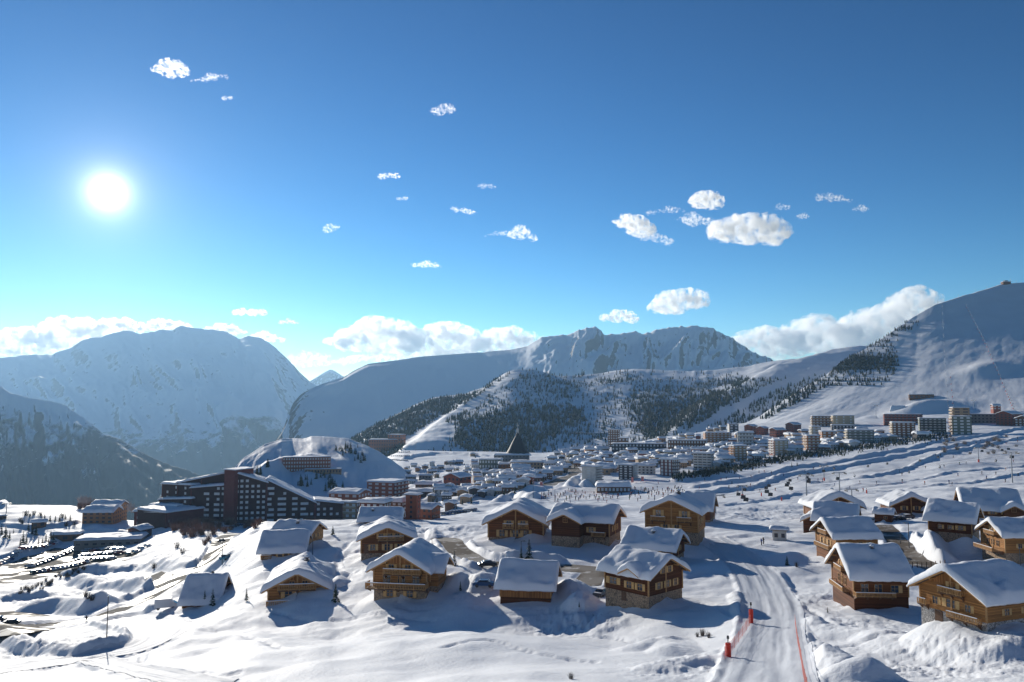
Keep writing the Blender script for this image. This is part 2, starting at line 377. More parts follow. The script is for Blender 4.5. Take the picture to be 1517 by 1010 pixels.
TRAILS = [[(196,1004),(205,985),(214,966)],[(268,1004),(300,998),(318,1004),(352,999)],[(826,938),(900,944),(960,952),(1010,950)],[(455,838),(480,856),(512,872)],[(590,898),(612,905),(650,900)],[(400,905),(470,918),(560,912),(640,920)],
 [(1195,900),(1215,912),(1232,930)],[(700,905),(760,912),(830,905)],[(1020,890),(1060,900),(1090,915)],[(1200,960),(1300,950),(1420,948)],[(240,930),(330,936),(420,960)],[(660,960),(720,950),(800,965),(880,975)],[(1000,860),(1060,850),(1100,862)],[(1240,915),(1330,930),(1400,945),(1510,950)],[(520,800),(500,830),(515,860)],[(1240,1000),(1340,985),(1460,1000)]]
TRAIL_LINES = [world_line(p) for p in TRAILS]
def features(X, Y):
    X = np.asarray(X, float); Y = np.asarray(Y, float)
    near = sstep(900, 200, Y); g = np.ones(X.shape)
    flat = np.zeros(X.shape); cut = np.zeros(X.shape)
    for ln, w in ROAD_LINES:
        d = dist_line(X, Y, ln); e = w * (0.92 + 0.16 * vnoise(X / 5, Y / 5, 3))
        flat = np.maximum(flat, sstep(e + 1.6, e, d)); cut = np.maximum(cut, sstep(e + 0.9, e - 0.2, d))
    lotm = in_poly(X, Y, LOT).astype(float)
    flat = np.maximum(flat, lotm); cut = np.maximum(cut, lotm)
    trk = np.zeros(X.shape)
    for ln, w in TRACK_LINES:
        trk = np.maximum(trk, sstep(w + 1.0, w - 0.6, dist_line(X, Y, ln)))
    z = 1.3 * fbm(X / 26, Y / 19, 5, 3) * sstep(30, 60, Y) * (0.45 + 0.55 * near)
    z = z + 0.50 * fbm(X / 8, Y / 6.5, 9, 3) * (0.35 + 0.65 * near) * (0.28 + 0.72 * sstep(112, 150, Y))
    z = z + 0.11 * fbm(X / 2.2, Y / 2.2, 21, 4) * near * (0.5 + 0.5 * sstep(105, 140, Y))
    z = z + 0.13 * (ridged(X / 7 + 0.4 * Y / 9, Y / 3.2, 23, 3) - 0.5) * sstep(-.1, .4, fbm(X / 40, Y / 30, 24, 2)) * near
    for ln in TRAIL_LINES:
        d = dist_line(X, Y, ln); z = z - .45 * sstep(1.1, .2, d) * (.35 + .65 * vnoise(X / .7, Y / .7, 53))
    far = sstep(220, 420, Y)
    z = z + far * 1.6 * fbm(X / 40, Y / 30, 25, 4)
    bas = sstep(360, 480, Y) * sstep(1050, 800, Y) * sstep(-.19, -.13, X / np.maximum(Y, 1)) * sstep(.10, .05, X / np.maximum(Y, 1))
    z = z + bas * (3.2 * (ridged(X / 26, Y / 34, 27, 3) - .62) + 1.2 * fbm(X / 9, Y / 12, 28, 2))
    for ln, w, h, r_ in BERM_LINES:
        d = dist_line(X, Y, ln)
        if d.min() > 900: continue
        q = np.clip(1 - (d / w) ** 2, 0, 1)
        z = z + h * q ** 1.3 * (1 + 0.45 * fbm(X / (w * 1.3), Y / (w * 1.3), 31, 2)) + r_ * q * 0.75 * (ridged(X / 1.7, Y / 1.7, 37, 3) - 0.5) * near
    for (cx, cy_), r_, a, s in ROUGH_C:
        d = np.hypot(X - cx, Y - cy_) / r_; q = np.exp(-d * d * 1.2)
        if q.max() < 0.02: continue
        z = z + q * a * (ridged(X / s, Y / s, 41, 3) - 0.55) * 1.5 + q * a * 0.8 * fbm(X / (s * 3), Y / (s * 3), 43, 2)
    z = z * (1 - flat) - 0.12 * cut
    z = z * (1 - trk * 0.85) - 0.10 * trk
    # corduroy and wheel ruts on the groomed tracks
    for ln, w in TRACK_LINES:
        d = dist_line(X, Y, ln)
        z = z + sstep(w, w - 1, d) * 0.10 * np.sin(d * 2.6 + 2 * vnoise(X / 6, Y / 6, 48)) * vnoise(X / 9, Y / 9, 49) + sstep(w + .9, w, d) * sstep(w - .9, w, d) * 0.35 * vnoise(X / 1.1, Y / 1.1, 47)
    return z

def terrain_z(X, Y):
    return base_z(X, Y) + features(X, Y)

_uu = np.concatenate([-np.geomspace(2.4, 0.74, 22)[:-1], np.linspace(-0.73, 0.73, 900), np.geomspace(0.74, 2.4, 22)[1:]])
_vv = np.concatenate([np.linspace(math.log(4), math.log(40), 26)[:-1], np.linspace(math.log(40), math.log(1720), 640)])
_U, _V = np.meshgrid(_uu, _vv)
_GY = np.exp(_V); _GX = _U * _GY
_GZ = terrain_z(_GX, _GY)
def ground(x, y):
    u = x / y; v = math.log(max(y, 4.1))
    i = min(max(int(np.searchsorted(_uu, u)) - 1, 0), len(_uu) - 2); j = min(max(int(np.searchsorted(_vv, v)) - 1, 0), len(_vv) - 2)
    a = min(max((u - _uu[i]) / (_uu[i + 1] - _uu[i]), 0), 1); b = min(max((v - _vv[j]) / (_vv[j + 1] - _vv[j]), 0), 1)
    return float((_GZ[j, i] * (1 - a) + _GZ[j, i + 1] * a) * (1 - b) + (_GZ[j + 1, i] * (1 - a) + _GZ[j + 1, i + 1] * a) * b)
_YS = np.exp(np.linspace(math.log(40), math.log(1700), 1400))
def hit(px, py):
    """the ground point seen at a pixel"""
    a, b = ray(px, py)
    i = int(np.clip(np.searchsorted(_uu, a) - 1, 0, len(_uu) - 2)); f = (a - _uu[i]) / (_uu[i + 1] - _uu[i])
    zc = _GZ[:, i] * (1 - f) + _GZ[:, i + 1] * f
    z = np.interp(np.log(_YS), _vv, zc)
    w = np.nonzero(z > b * _YS)[0]
    if not len(w): return Vector((a * 1700, 1700, b * 1700))
    y = _YS[w[0]]
    return Vector((a * y, y, ground(a * y, y)))
# groomed tracks: strips of combed and rutted snow
TRACKM = snow_mat('combed_snow', col=(0.60, 0.63, 0.68), fine=3.5, amp=0.12)
for k_, (ln, w) in enumerate(TRACK_LINES):
    ln = ln[::1]; X = []; Y = []; Z = []; us = np.linspace(-1, 1, 49)
    fine_ = []
    for (ax, ay), (bx, by) in zip(ln[:-1], ln[1:]):
        for t in (0, .5): fine_.append((ax + (bx - ax) * t, ay + (by - ay) * t))
    s_ = 0
    for i in range(1, len(fine_) - 1):
        (x0, y0), (x, y), (x1, y1) = fine_[i - 1], fine_[i], fine_[i + 1]; q = math.hypot(x1 - x0, y1 - y0) + 1e-9; nx_, ny_ = -(y1 - y0) / q, (x1 - x0) / q; s_ += q / 2
        jw = w * (0.93 + .10 * float(vnoise(s_ / 5, k_, 61)))
        gx, gy = x + nx_ * us * jw, y + ny_ * us * jw
        rut = .07 * fbm(us * 9 + .02 * s_, us * 0 + s_ / 22, 63, 3) + .05 * (ridged(us * 5 + k_, us * 0 + s_ / 40, 65, 2) - .5) + .05 * fbm(gx / .9, gy / .9, 67, 2)
        X.append(gx); Y.append(gy); Z.append(np.array([ground(a_, b_) for a_, b_ in zip(gx, gy)]) + .07 + rut * (1 - us ** 8))
    grid_mesh('groomed_track', np.array(X), np.array(Y), np.array(Z), TRACKM)
grid_mesh('snow_ground', _GX, _GY, _GZ, SNOW)
_bx, _by = np.meshgrid(np.linspace(-900, 900, 60), np.concatenate([np.linspace(-700, 0, 30), np.linspace(4, 44, 12)]))
grid_mesh('snow_slope', _bx, _by, np.where(_by < 4, -2.6 + 0.2 * (4 - _by), base_z(_bx, np.maximum(_by, 4)) - 0.9), SNOW)

# ------------------------------------------------------------------ mountains
def densify(pts, xs):
    p = np.array(pts, float)
    o = []
    for c in range(1, p.shape[1]):
        o.append(np.interp(xs, p[:, 0], p[:, c]))
    return o
def mountain(name, ridge, base, x0, x1, nu, nt_, material, shape=None, relief=None, crest=0.0, crest_f=0.05, back=0.35, seed=0, jag=0.0, jmask=None):
    """a hillside from a foot line up to a crest line and over the back; both lines are (pixel x, pixel y, depth)"""
    xs = np.linspace(x0, x1, nu)
    rp, rY = densify(ridge, xs); bp_, bY = densify(base, xs)
    wob = crest * fbm(xs * crest_f, xs * 0 + seed, seed, 4) + jag * (0.5 - ridged(xs * crest_f * 0.8, xs * 0 + 0.5, seed + 5, 3))
    if jmask: wob = wob * jmask(xs)
    rp0 = rp; kk = np.exp(-0.5 * (np.arange(-40, 41) / 6.0) ** 2); kk /= kk.sum()
    rs = np.convolve(np.pad(rp, 40, mode='edge'), kk, mode='valid')
    rows = []
    for t in np.linspace(0, 1, nt_):
        s = shape(t) if shape else t
        q = t ** 7; rp = rs * (1 - q) + (rp0 + wob) * q
        Y = bY + (rY - bY) * t
        zb = np.array([ray(CX, p)[1] for p in bp_]) * bY; zr = np.array([ray(CX, p)[1] for p in rp]) * rY
        rows.append((xs, Y, zb + (zr - zb) * s, t))
    rp = rp0 + wob
    nb = 12
    for t in np.linspace(0, 1, nb + 1)[1:]:
        Y = rY * (1 + back * t); zr = np.array([ray(CX, p)[1] for p in rp]) * rY
        rows.append((xs, Y, zr - back * rY * 0.5 * t ** 1.2, 1 + t))
    PX = np.array([r_[0] for r_ in rows]); Y = np.array([r_[1] for r_ in rows]); Z = np.array([r_[2] for r_ in rows])
    T = np.array([np.full(nu, r_[3]) for r_ in rows])
    X = (PX - CX) / F * (Y * CP + Z * SP)
    if relief: Z = Z + relief(PX, T, X, Y)
    return grid_mesh(name, X, Y, Z, material), (PX, T, X, Y, Z)

def window_t(T, a=0.02, b=0.12, c=0.72, d=1.0):
    return sstep(a, b, T) * (1 - 0.97 * sstep(c, d, T))

M_FAR = rock_snow('far_massif', rock=(0.17, 0.17, 0.18), scale=0.011, rock_lo=0.58, rock_hi=0.74, steep=(1.02, 0.66), xyz=(1, .7, .9), tree_top=-150, tree_soft=350, tree_amt=0.46, forest=(0.035,0.045,0.05))
M_FOOT = rock_snow('far_foothill', rock=(0.06, 0.06, 0.06), scale=0.003, rock_lo=0.58, rock_hi=0.72, tree_top=-80, tree_soft=420, tree_amt=0.56, forest=(0.025,0.035,0.035), steep=(0.75, 0.5))
M_CLIFF = rock_snow('cliff', rock=(0.07, 0.075, 0.085), scale=0.010, rock_lo=0.50, rock_hi=0.62, tree_top=-20, tree_soft=420, tree_amt=0.50, forest=(0.02,0.03,0.038), steep=(0.92, 0.6), xyz=(1, .30, .45))
M_BACK = rock_snow('back_range', rock=(0.12, 0.115, 0.11), scale=0.019, rock_lo=0.56, rock_hi=0.66, steep=(0.96, 0.6), xyz=(1, .6, .8))
M_HILL = snow_mat('hill_snow', fine=0.35, amp=0.4)

RIDGE1 = [(-700,560,12500),(-420,560,12500),(-200,545,12300),(-60,536,12200),(0,531,12000),(28,528,12000),(55,523,12000),(76,526,12000),(107,514,12000),(122,503,12000),(148,499,12000),(162,495,12000),
 (192,489,12000),(207,495,12000),(236,490,12000),(255,490,12000),(266,484,12000),(284,486,12000),(314,488,12000),(330,490,12000),(354,503,12000),(369,498,12000),(388,501,12000),
 (406,512,11900),(424,530,11800),(443,552,11600),(458,564,11500),(476,575,11400),(520,598,11200),(600,640,11000),(760,700,10800)]
def rel1(PX, T, X, Y):
    w = window_t(T)
    g = ridged(PX / 52 + 1.2 * T + .3 * fbm(PX / 60, T * 3, 75, 2), T * 3.6, 71, 5, 0.52) - 0.5
    return w * (190 * (g - 0.15) + 90 * fbm(PX / 120, T * 3, 72, 3))
mountain('far_mountain', RIDGE1, [(-700,720,7000),(300,720,7000),(760,740,7000)], -700, 760, 620, 150, M_FAR, shape=lambda t: t ** 0.9, relief=rel1, crest=2.5, seed=3, jag=3)
RIDGE1B = [(-100,760,8600),(150,705,8600),(205,664,8600),(235,625,8600),(258,600,8600),(272,612,8600),(285,624,8600),(310,610,8600),(340,590,8600),(365,600,8600),(405,604,8600),(440,620,8600),(470,638,8600),(500,656,8600),(560,676,8600),(700,720,8600)]
def rel1b(PX, T, X, Y):
    return window_t(T) * (230 * (ridged(PX / 40, T * 1.8, 81, 5) - 0.7))
mountain('foothill_mountain', RIDGE1B, [(-100,800,6400),(700,800,6400)], -100, 700, 420, 100, M_FOOT, relief=rel1b, crest=4, crest_f=0.08, seed=5, back=0.25)
RIDGE2 = [(-700,520,5200),(-350,535,5000),(-120,556,4700),(0,571,4500),(18,582,4500),(42,588,4500),(70,593,4450),(92,598,4400),(107,608,4400),(129,624,4300),(155,643,4300),(184,654,4300),(221,676,4200),(258,692,4200),(288,700,4200),(313,713,4150),(350,735,4100),(420,780,4000)]
def rel2(PX, T, X, Y):
    w = window_t(T, 0.0, 0.08, 0.8, 1.0)
    g = ridged(PX / 34 + 0.9 * T, T * 1.3, 91, 5, 0.55) - 0.5
    strata = 12 * np.sin((T * 34 + PX * 0.035) + 3 * fbm(PX / 60, T * 3, 94, 2)) * sstep(0.45, 0.6, T)
    return w * (190 * (g - 0.2) + strata)
mountain('cliff_mountain', RIDGE2, [(-700,850,3000),(420,850,3000)], -700, 420, 480, 170, M_CLIFF, relief=rel2, crest=2.5, crest_f=0.08, seed=7, jag=2, back=0.3)
RIDGE3 = [(380,690,3800),(418,640,3900),(428,612,4000),(434,597,4150),(445,584,4350),(462,575,4600),(480,568,4800),(508,559,5050),(525,549,5200),(545,539,5350),(572,536,5550),(618,529,5850),(660,525,6100),(711,522,6300),(757,518,6450),(780,513,6500),(803,499,6500),(822,498,6500),(840,497,6500),(863,488,6500),(881,485,6500),
 (898,496,6500),(909,497,6500),(925,494,6500),(941,492,6500),(951,498,6500),(969,490,6500),(985,487,6500),(1001,484,6500),(1015,486,6500),(1029,484,6500),(1057,489,6500),(1080,499,6500),(1103,515,6500),(1126,527,6500),(1145,533,6500),(1200,556,6500),(1350,600,6500)]
def rel3(PX, T, X, Y):
    w = window_t(T, 0.0, 0.1, 0.9, 1.0)
    rocky = sstep(735, 900, PX)
    g = ridged(PX / 44 - 1.6 * T + 0.35 * fbm(PX / 50, T * 3, 105, 2), T * 3.4 + 0.5 * fbm(PX / 40, T * 2, 106, 2), 101, 5, 0.5) - 0.5
    soft = fbm(PX / 110 + T, T * 1.5, 103, 3)
    fold = np.exp(-((PX - 470 - 90 * (1 - T)) / 16) ** 2) * 30
    return w * (rocky * 190 * (g - 0.35) + (1 - 0.5 * rocky) * 45 * soft + 9 * fbm(PX / 22 + T, T * 9, 107, 4))
mountain('back_mountain', RIDGE3, [(380,720,3600),(1350,700,3600)], 380, 1350, 620, 130, M_BACK, shape=lambda t: t, relief=rel3, crest=0.8, crest_f=0.11, seed=9, jag=8.0, jmask=lambda x: 0.15 + 0.85 * sstep(790, 860, x), back=0.3)
# a pale peak beyond the col
mountain('distant_mountain', [(400,600,17500),(450,570,17500),(470,558,17500),(482,550,17500),(490,547,17500),(500,553,17500),(530,568,17500),(580,600,17500)], [(400,640,16000),(580,640,16000)], 400, 580, 60, 24, M_BACK, crest=1.5, seed=4, back=0.06)
# the hill with the forest
RIDGE4 = [(470,688,2100),(500,668,2150),(524,648,2200),(548,634,2250),(572,622,2300),(614,600,2350),(641,589,2400),(688,583,2450),(724,572,2500),(743,560,2520),(761,552,2550),(794,552,2600),(821,558,2600),(858,558,2600),(895,552,2600),(923,547,2600),(964,547,2600),(1011,550,2600),(1057,548,2600),(1103,543,2600),(1144,535,2600),(1181,531,2600),(1224,528,2600),(1262,521,2600),(1310,512,2600),(1400,500,2600),(1550,500,2600)]
def spur(PX, T, line, w_l, w_r):
    """signed distance in pixels from a spur line given as (t, px)"""
    l_ = np.array(line); c = np.interp(T, l_[:, 0], l_[:, 1])
    d = PX - c
    return np.where(d < 0, np.exp(-(d / w_l) ** 2), np.exp(-(d / w_r) ** 2))
SPUR_A = [(0.0, 598), (0.12, 610), (0.45, 665), (0.75, 718), (1.0, 762)]
SPUR_B = [(0.0, 1000), (0.10, 1015), (0.35, 1065), (0.7, 1160), (1.0, 1262)]
def rel4(PX, T, X, Y):
    w = window_t(T, 0.0, 0.1, 0.92, 1.0)
    return w * (26 * spur(PX, T, SPUR_A, 26, 120) + 34 * spur(PX, T, SPUR_B, 34, 90) + 10 * fbm(PX / 90, T * 4, 111, 4) + 1.6 * fbm(PX / 14, T * 20, 113, 3) + 0.3 * np.sin(T * 120 + 3 * fbm(PX / 80, T * 4, 115, 2)))
HILL4, H4 = mountain('forest_hill', RIDGE4, [(470,715,1450),(600,690,1450),(800,688,1450),(1000,676,1450),(1200,650,1500),(1550,620,1600)], 470, 1550, 620, 140, M_HILL, relief=rel4, crest=1.0, crest_f=0.1, seed=12, back=0.2)
# the ski hill on the right
RIDGE5 = [(1060,648,1400),(1091,633,1430),(1126,616,1470),(1152,598,1500),(1195,572,1550),(1224,555,1590),(1259,529,1650),(1282,517,1680),(1310,499,1720),(1333,483,1760),(1357,467,1800),(1385,451,1830),(1426,438,1860),(1455,430,1880),(1483,421,1900),(1517,418,1900),(1600,408,1900),(1750,415,1900),(2100,450,1900)]
def rel5(PX, T, X, Y):
    w = window_t(T, 0.0, 0.12, 0.9, 1.0)
    dune = np.exp(-(((PX - 1370) / 48) ** 2 + ((T - 0.17) / 0.045) ** 2)) * 15 + np.exp(-(((PX - 1455) / 40) ** 2 + ((T - 0.40) / 0.05) ** 2)) * 8
    return w * (2.5 * fbm(PX / 110, T * 6, 121, 3) + 0.9 * fbm(PX / 30 + 2 * T, T * 14, 123, 4) + 0.25 * fbm(PX / 7, T * 24, 125, 3)
                + dune)
HILL5, H5 = mountain('ski_hill', RIDGE5, [(1060,672,1130),(1150,652,1130),(1300,640,1120),(1400,634,1090),(1517,626,1050),(2100,600,1050)], 1060, 2000, 520, 190, M_HILL, shape=lambda t: 0.55 * t + 0.45 * t * t, relief=rel5, crest=0.6, crest_f=0.1, seed=14, back=0.3)
# the knoll with the brick hotel
RIDGE6 = [(318,745,640),(335,712,650),(345,695,665),(362,677,700),(391,659,750),(417,650,800),(433,649,850),(450,650,850),(461,646,850),(480,646,850),(500,648,850),(517,650,850),(546,661,860),(562,669,870),(590,688,880),(640,725,880)]
def rel6(PX, T, X, Y):
    w = window_t(T, 0.0, 0.1, 0.9, 1.0)
    return w * (4 * fbm(PX / 50, T * 2.5, 131, 3) + 0.7 * fbm(PX / 12, T * 9, 133, 3)) + 5 * np.exp(-((T - 0.62) / 0.05) ** 2) * np.exp(-((PX - 440) / 60) ** 2)
HILL6, H6 = mountain('snow_knoll', RIDGE6, [(318,800,560),(420,795,560),(500,785,570),(560,770,600),(640,760,640)], 318, 640, 300, 120, M_HILL, shape=lambda t: t ** 0.8, relief=rel6, crest=0.8, crest_f=0.1, seed=16, back=0.3)
_vx, _vy = np.meshgrid(np.linspace(-17000, 17000, 41), np.linspace(1400, 19500, 41))
def closed_box(name, lo, hi, material):
    v = [(x, y, z) for x in (lo[0], hi[0]) for y in (lo[1], hi[1]) for z in (lo[2], hi[2])]
    f = [(0, 1, 3, 2), (4, 6, 7, 5), (0, 4, 5, 1), (2, 3, 7, 6), (0, 2, 6, 4), (1, 5, 7, 3)]
    me = bpy.data.meshes.new(name); me.from_pydata(v, [], f); me.update(); me.materials.append(material)
    o = bpy.data.objects.new(name, me); COL.objects.link(o); return o
hz = bpy.data.materials.new('haze'); hz.use_nodes = True; t_ = hz.node_tree; t_.nodes.clear()
ho = t_.nodes.new('ShaderNodeOutputMaterial'); hv = t_.nodes.new('ShaderNodeVolumePrincipled')
hv.inputs['Color'].default_value = (0.42, 0.70, 1.0, 1); hv.inputs['Density'].default_value = 3.3e-5; hv.inputs['Anisotropy'].default_value = 0.36
t_.links.new(hv.outputs[0], ho.inputs['Volume'])
haze = closed_box('haze', (-17500, -1500, -1400), (17500, 19800, 1330), hz); haze['kind'] = 'stuff'
grid_mesh('valley_floor', _vx, _vy, -900 + 0 * _vx, M_FOOT)

def hill_point(H, px, t):
    """a point on one of the hills at pixel column px and t of the way from foot to crest"""
    PX, T, X, Y, Z = H
    nt_ = T.shape[0] - 12
    j = min(max(t, 0), 1) * (nt_ - 1); i = (px - PX[0, 0]) / (PX[0, -1] - PX[0, 0]) * (PX.shape[1] - 1)
    j0 = min(int(j), nt_ - 2); i0 = min(max(int(i), 0), PX.shape[1] - 2); a = i - i0; b = j - j0
    g = lambda A: (A[j0, i0] * (1 - a) + A[j0, i0 + 1] * a) * (1 - b) + (A[j0 + 1, i0] * (1 - a) + A[j0 + 1, i0 + 1] * a) * b
    return Vector((g(X), g(Y), g(Z)))
def hill_hit(H, px, py):
    """the point of a hill seen at a pixel"""
    best = None
    for k_ in range(240):
        t = k_ / 239
        p = hill_point(H, px, t)
        q = proj(*p)[1]
        if q <= py: return p, t
    return p, 1.0
# ------------------------------------------------------------------ mesh helpers
class MB:
    """collects faces, built into one mesh"""
    def __init__(s): s.v = []; s.f = []; s.m = []; s.sm = []
    def add(s, vs, fs, mi=0, smooth=False):
        b = len(s.v); s.v += [tuple(p) for p in vs]
        for q in fs: s.f.append(tuple(b + i for i in q)); s.m.append(mi); s.sm.append(smooth)
        return s
    def box(s, lo, hi, mi=0):
        (a, b, c), (d, e, f) = lo, hi
        return s.add([(a,b,c),(d,b,c),(d,e,c),(a,e,c),(a,b,f),(d,b,f),(d,e,f),(a,e,f)],
                     [(0,3,2,1),(4,5,6,7),(0,1,5,4),(1,2,6,5),(2,3,7,6),(3,0,4,7)], mi)
    def prism(s, poly, z0, z1, mi=0, top=None):
        """upright prism over a plan polygon (counter-clockwise); z1 may be a list of heights"""
        n = len(poly); zt = z1 if isinstance(z1, (list, tuple)) else [z1] * n
        vs = [(x, y, z0) for x, y in poly] + [(x, y, zt[i]) for i, (x, y) in enumerate(poly)]
        s.add(vs, [tuple(reversed(range(n)))] + [(i, (i + 1) % n, n + (i + 1) % n, n + i) for i in range(n)], mi)
        return s.add([(x, y, zt[i]) for i, (x, y) in enumerate(poly)], [tuple(range(n))], mi if top is None else top)
    def tube(s, p0, p1, r0, r1=None, n=6, mi=0, smooth=True, cap=True):
        r1 = r0 if r1 is None else r1
        p0 = Vector(p0); p1 = Vector(p1); d = (p1 - p0).normalized()
        a = d.orthogonal().normalized(); b = d.cross(a)
        vs = []
        for p, r in ((p0, r0), (p1, r1)):
            for i in range(n):
                t = 2 * math.pi * i / n; vs.append(p + (a * math.cos(t) + b * math.sin(t)) * r)
        fs = [(i, (i + 1) % n, n + (i + 1) % n, n + i) for i in range(n)]
        s.add(vs, fs, mi, smooth)
        if cap: s.add(vs, [tuple(reversed(range(n))), tuple(range(n, 2 * n))], mi)
        return s
    def mesh(s, name, mats):
        me = bpy.data.meshes.new(name); me.from_pydata(s.v, [], s.f); me.update()
        for q in (mats if isinstance(mats, (list, tuple)) else [mats]): me.materials.append(q)
        me.polygons.foreach_set('material_index', s.m); me.polygons.foreach_set('use_smooth', s.sm)
        return me
    def obj(s, name, mats, parent=None):
        return link(name, s.mesh(name, mats), parent)
def link(name, me, parent=None, loc=None, rz=None, scale=None):
    o = bpy.data.objects.new(name, me); COL.objects.link(o)
    if parent is not None: o.parent = parent
    if loc is not None: o.location = loc
    if rz is not None: o.rotation_euler = (0, 0, rz)
    if scale is not None: o.scale = scale if isinstance(scale, (tuple, list)) else (scale,) * 3
    return o
def tag(o, label, cat, group=None):
    o['label'] = label; o['category'] = cat
    if group: o['group'] = group
    return o
def thing(name, label, cat, loc=(0, 0, 0), rz=0.0, group=None):
    o = link(name, None, None, loc, rz); o.empty_display_size = 0.5
    return tag(o, label, cat, group)
def copy_tree(o, parent=None):
    c = o.copy(); COL.objects.link(c)
    if parent is not None: c.parent = parent
    for ch in list(o.children): copy_tree(ch, c)
    return c

# ------------------------------------------------------------------ building materials
def wood(name, col, horizontal=True, pitch=0.22, var=0.35):
    """boarded wall: tone changes from board to board, dark joints, grain along the board"""
    mt, t, b = mat(name); n = t.nodes.new; l = t.links.new
    b.inputs['Roughness'].default_value = 0.75; b.inputs['Specular IOR Level'].default_value = 0.2
    tc = n('ShaderNodeTexCoord'); sp = n('ShaderNodeSeparateXYZ'); l(tc.outputs['Object'], sp.inputs[0])
    mul = n('ShaderNodeMath'); mul.operation = 'MULTIPLY'; mul.inputs[1].default_value = 1 / pitch
    if horizontal: l(sp.outputs['Z'], mul.inputs[0])
    else:
        sm_ = n('ShaderNodeMath'); sm_.operation = 'ADD'; l(sp.outputs['X'], sm_.inputs[0]); l(sp.outputs['Y'], sm_.inputs[1]); l(sm_.outputs[0], mul.inputs[0])
    fl = n('ShaderNodeMath'); fl.operation = 'FLOOR'; l(mul.outputs[0], fl.inputs[0])
    fr = n('ShaderNodeMath'); fr.operation = 'FRACT'; l(mul.outputs[0], fr.inputs[0])
    wn = n('ShaderNodeTexWhiteNoise'); wn.noise_dimensions = '1D'; l(fl.outputs[0], wn.inputs['W'])
    gn = n('ShaderNodeTexNoise'); gn.inputs['Scale'].default_value = 1.3; gn.inputs['Detail'].default_value = 6
    mp = n('ShaderNodeMapping'); mp.inputs['Scale'].default_value = (1, 1, 6) if horizontal else (5, 5, 0.8)
    l(tc.outputs['Object'], mp.inputs[0]); l(mp.outputs[0], gn.inputs['Vector'])
    mixf = n('ShaderNodeMath'); mixf.operation = 'ADD'; l(wn.outputs['Value'], mixf.inputs[0]); l(gn.outputs[0], mixf.inputs[1])
    r = n('ShaderNodeValToRGB'); e = r.color_ramp.elements; e[0].position = 0.35; e[1].position = 1.5 / 1.0 if False else 1.0
    e[0].color = (*[c * (1 - var) for c in col], 1); e[1].color = (*[min(1, c * (1 + var)) for c in col], 1)
    hf = n('ShaderNodeMath'); hf.operation = 'MULTIPLY'; hf.inputs[1].default_value = 0.62; l(mixf.outputs[0], hf.inputs[0]); l(hf.outputs[0], r.inputs[0])
    jt = n('ShaderNodeMath'); jt.operation = 'GREATER_THAN'; jt.inputs[1].default_value = 0.12; l(fr.outputs[0], jt.inputs[0])
    mx = n('ShaderNodeMix'); mx.data_type = 'RGBA'; l(jt.outputs[0], mx.inputs[0]); mx.inputs[6].default_value = (*[c * 0.35 for c in col], 1)
    l(r.outputs[0], mx.inputs[7]); l(mx.outputs[2], b.inputs['Base Color'])
    bp = n('ShaderNodeBump'); bp.inputs['Strength'].default_value = 0.7; bp.inputs['Distance'].default_value = 0.03
    l(jt.outputs[0], bp.inputs['Height']); l(bp.outputs[0], b.inputs['Normal'])
    return mt
def stone(name, col=(0.22, 0.19, 0.16), scale=2.2):
    mt, t, b = mat(name); n = t.nodes.new; l = t.links.new
    b.inputs['Roughness'].default_value = 0.85; b.inputs['Specular IOR Level'].default_value = 0.2
    tc = n('ShaderNodeTexCoord'); vo = n('ShaderNodeTexVoronoi'); vo.inputs['Scale'].default_value = scale
    l(tc.outputs['Object'], vo.inputs['Vector'])
    hsv = n('ShaderNodeHueSaturation'); hsv.inputs['Saturation'].default_value = 0.0; l(vo.outputs['Color'], hsv.inputs['Color'])
    r = n('ShaderNodeValToRGB'); e = r.color_ramp.elements
    e[0].position = 0.2; e[1].position = 0.8; e[0].color = (*[c * 0.6 for c in col], 1); e[1].color = (*[c * 1.45 for c in col], 1)
    l(hsv.outputs[0], r.inputs[0])
    v2 = n('ShaderNodeTexVoronoi'); v2.feature = 'DISTANCE_TO_EDGE'; v2.inputs['Scale'].default_value = scale; l(tc.outputs['Object'], v2.inputs['Vector'])
    g = n('ShaderNodeMath'); g.operation = 'GREATER_THAN'; g.inputs[1].default_value = 0.05; l(v2.outputs['Distance'], g.inputs[0])
    mx = n('ShaderNodeMix'); mx.data_type = 'RGBA'; l(g.outputs[0], mx.inputs[0]); mx.inputs[6].default_value = (0.10, 0.09, 0.08, 1); l(r.outputs[0], mx.inputs[7])
    l(mx.outputs[2], b.inputs['Base Color'])
    bp = n('ShaderNodeBump'); bp.inputs['Strength'].default_value = 0.8; bp.inputs['Distance'].default_value = 0.06
    l(v2.outputs['Distance'], bp.inputs['Height']); l(bp.outputs[0], b.inputs['Normal'])
    return mt
W_DARK = wood('dark_boards', (0.115, 0.040, 0.016))
W_MID = wood('brown_boards', (0.20, 0.075, 0.027))
W_HONEY = wood('honey_boards', (0.39, 0.18, 0.058))
W_PALE = wood('pale_boards', (0.42, 0.24, 0.11))
W_UP = wood('upright_boards', (0.36, 0.155, 0.05), False, 0.25)
WALLS = dict(dark=W_DARK, mid=W_MID, honey=W_HONEY, pale=W_PALE, up=W_UP)
TRIM = simple('light_timber', (0.45, 0.245, 0.095), 0.7, 0.25, 6)
TRIM_D = simple('dark_timber', (0.13, 0.07, 0.04), 0.75, 0.3, 6)
SHUT = simple('shutter_timber', (0.62, 0.38, 0.15), 0.65, 0.2, 9)
STONE = stone('rubble_stone', (0.27, 0.19, 0.125)); STONE_L = stone('pale_stone', (0.36, 0.33, 0.30))
GLASS = simple('window_glass', (0.035, 0.045, 0.06), 0.08); GLASS.node_tree.nodes['Principled BSDF'].inputs['Specular IOR Level'].default_value = 0.8
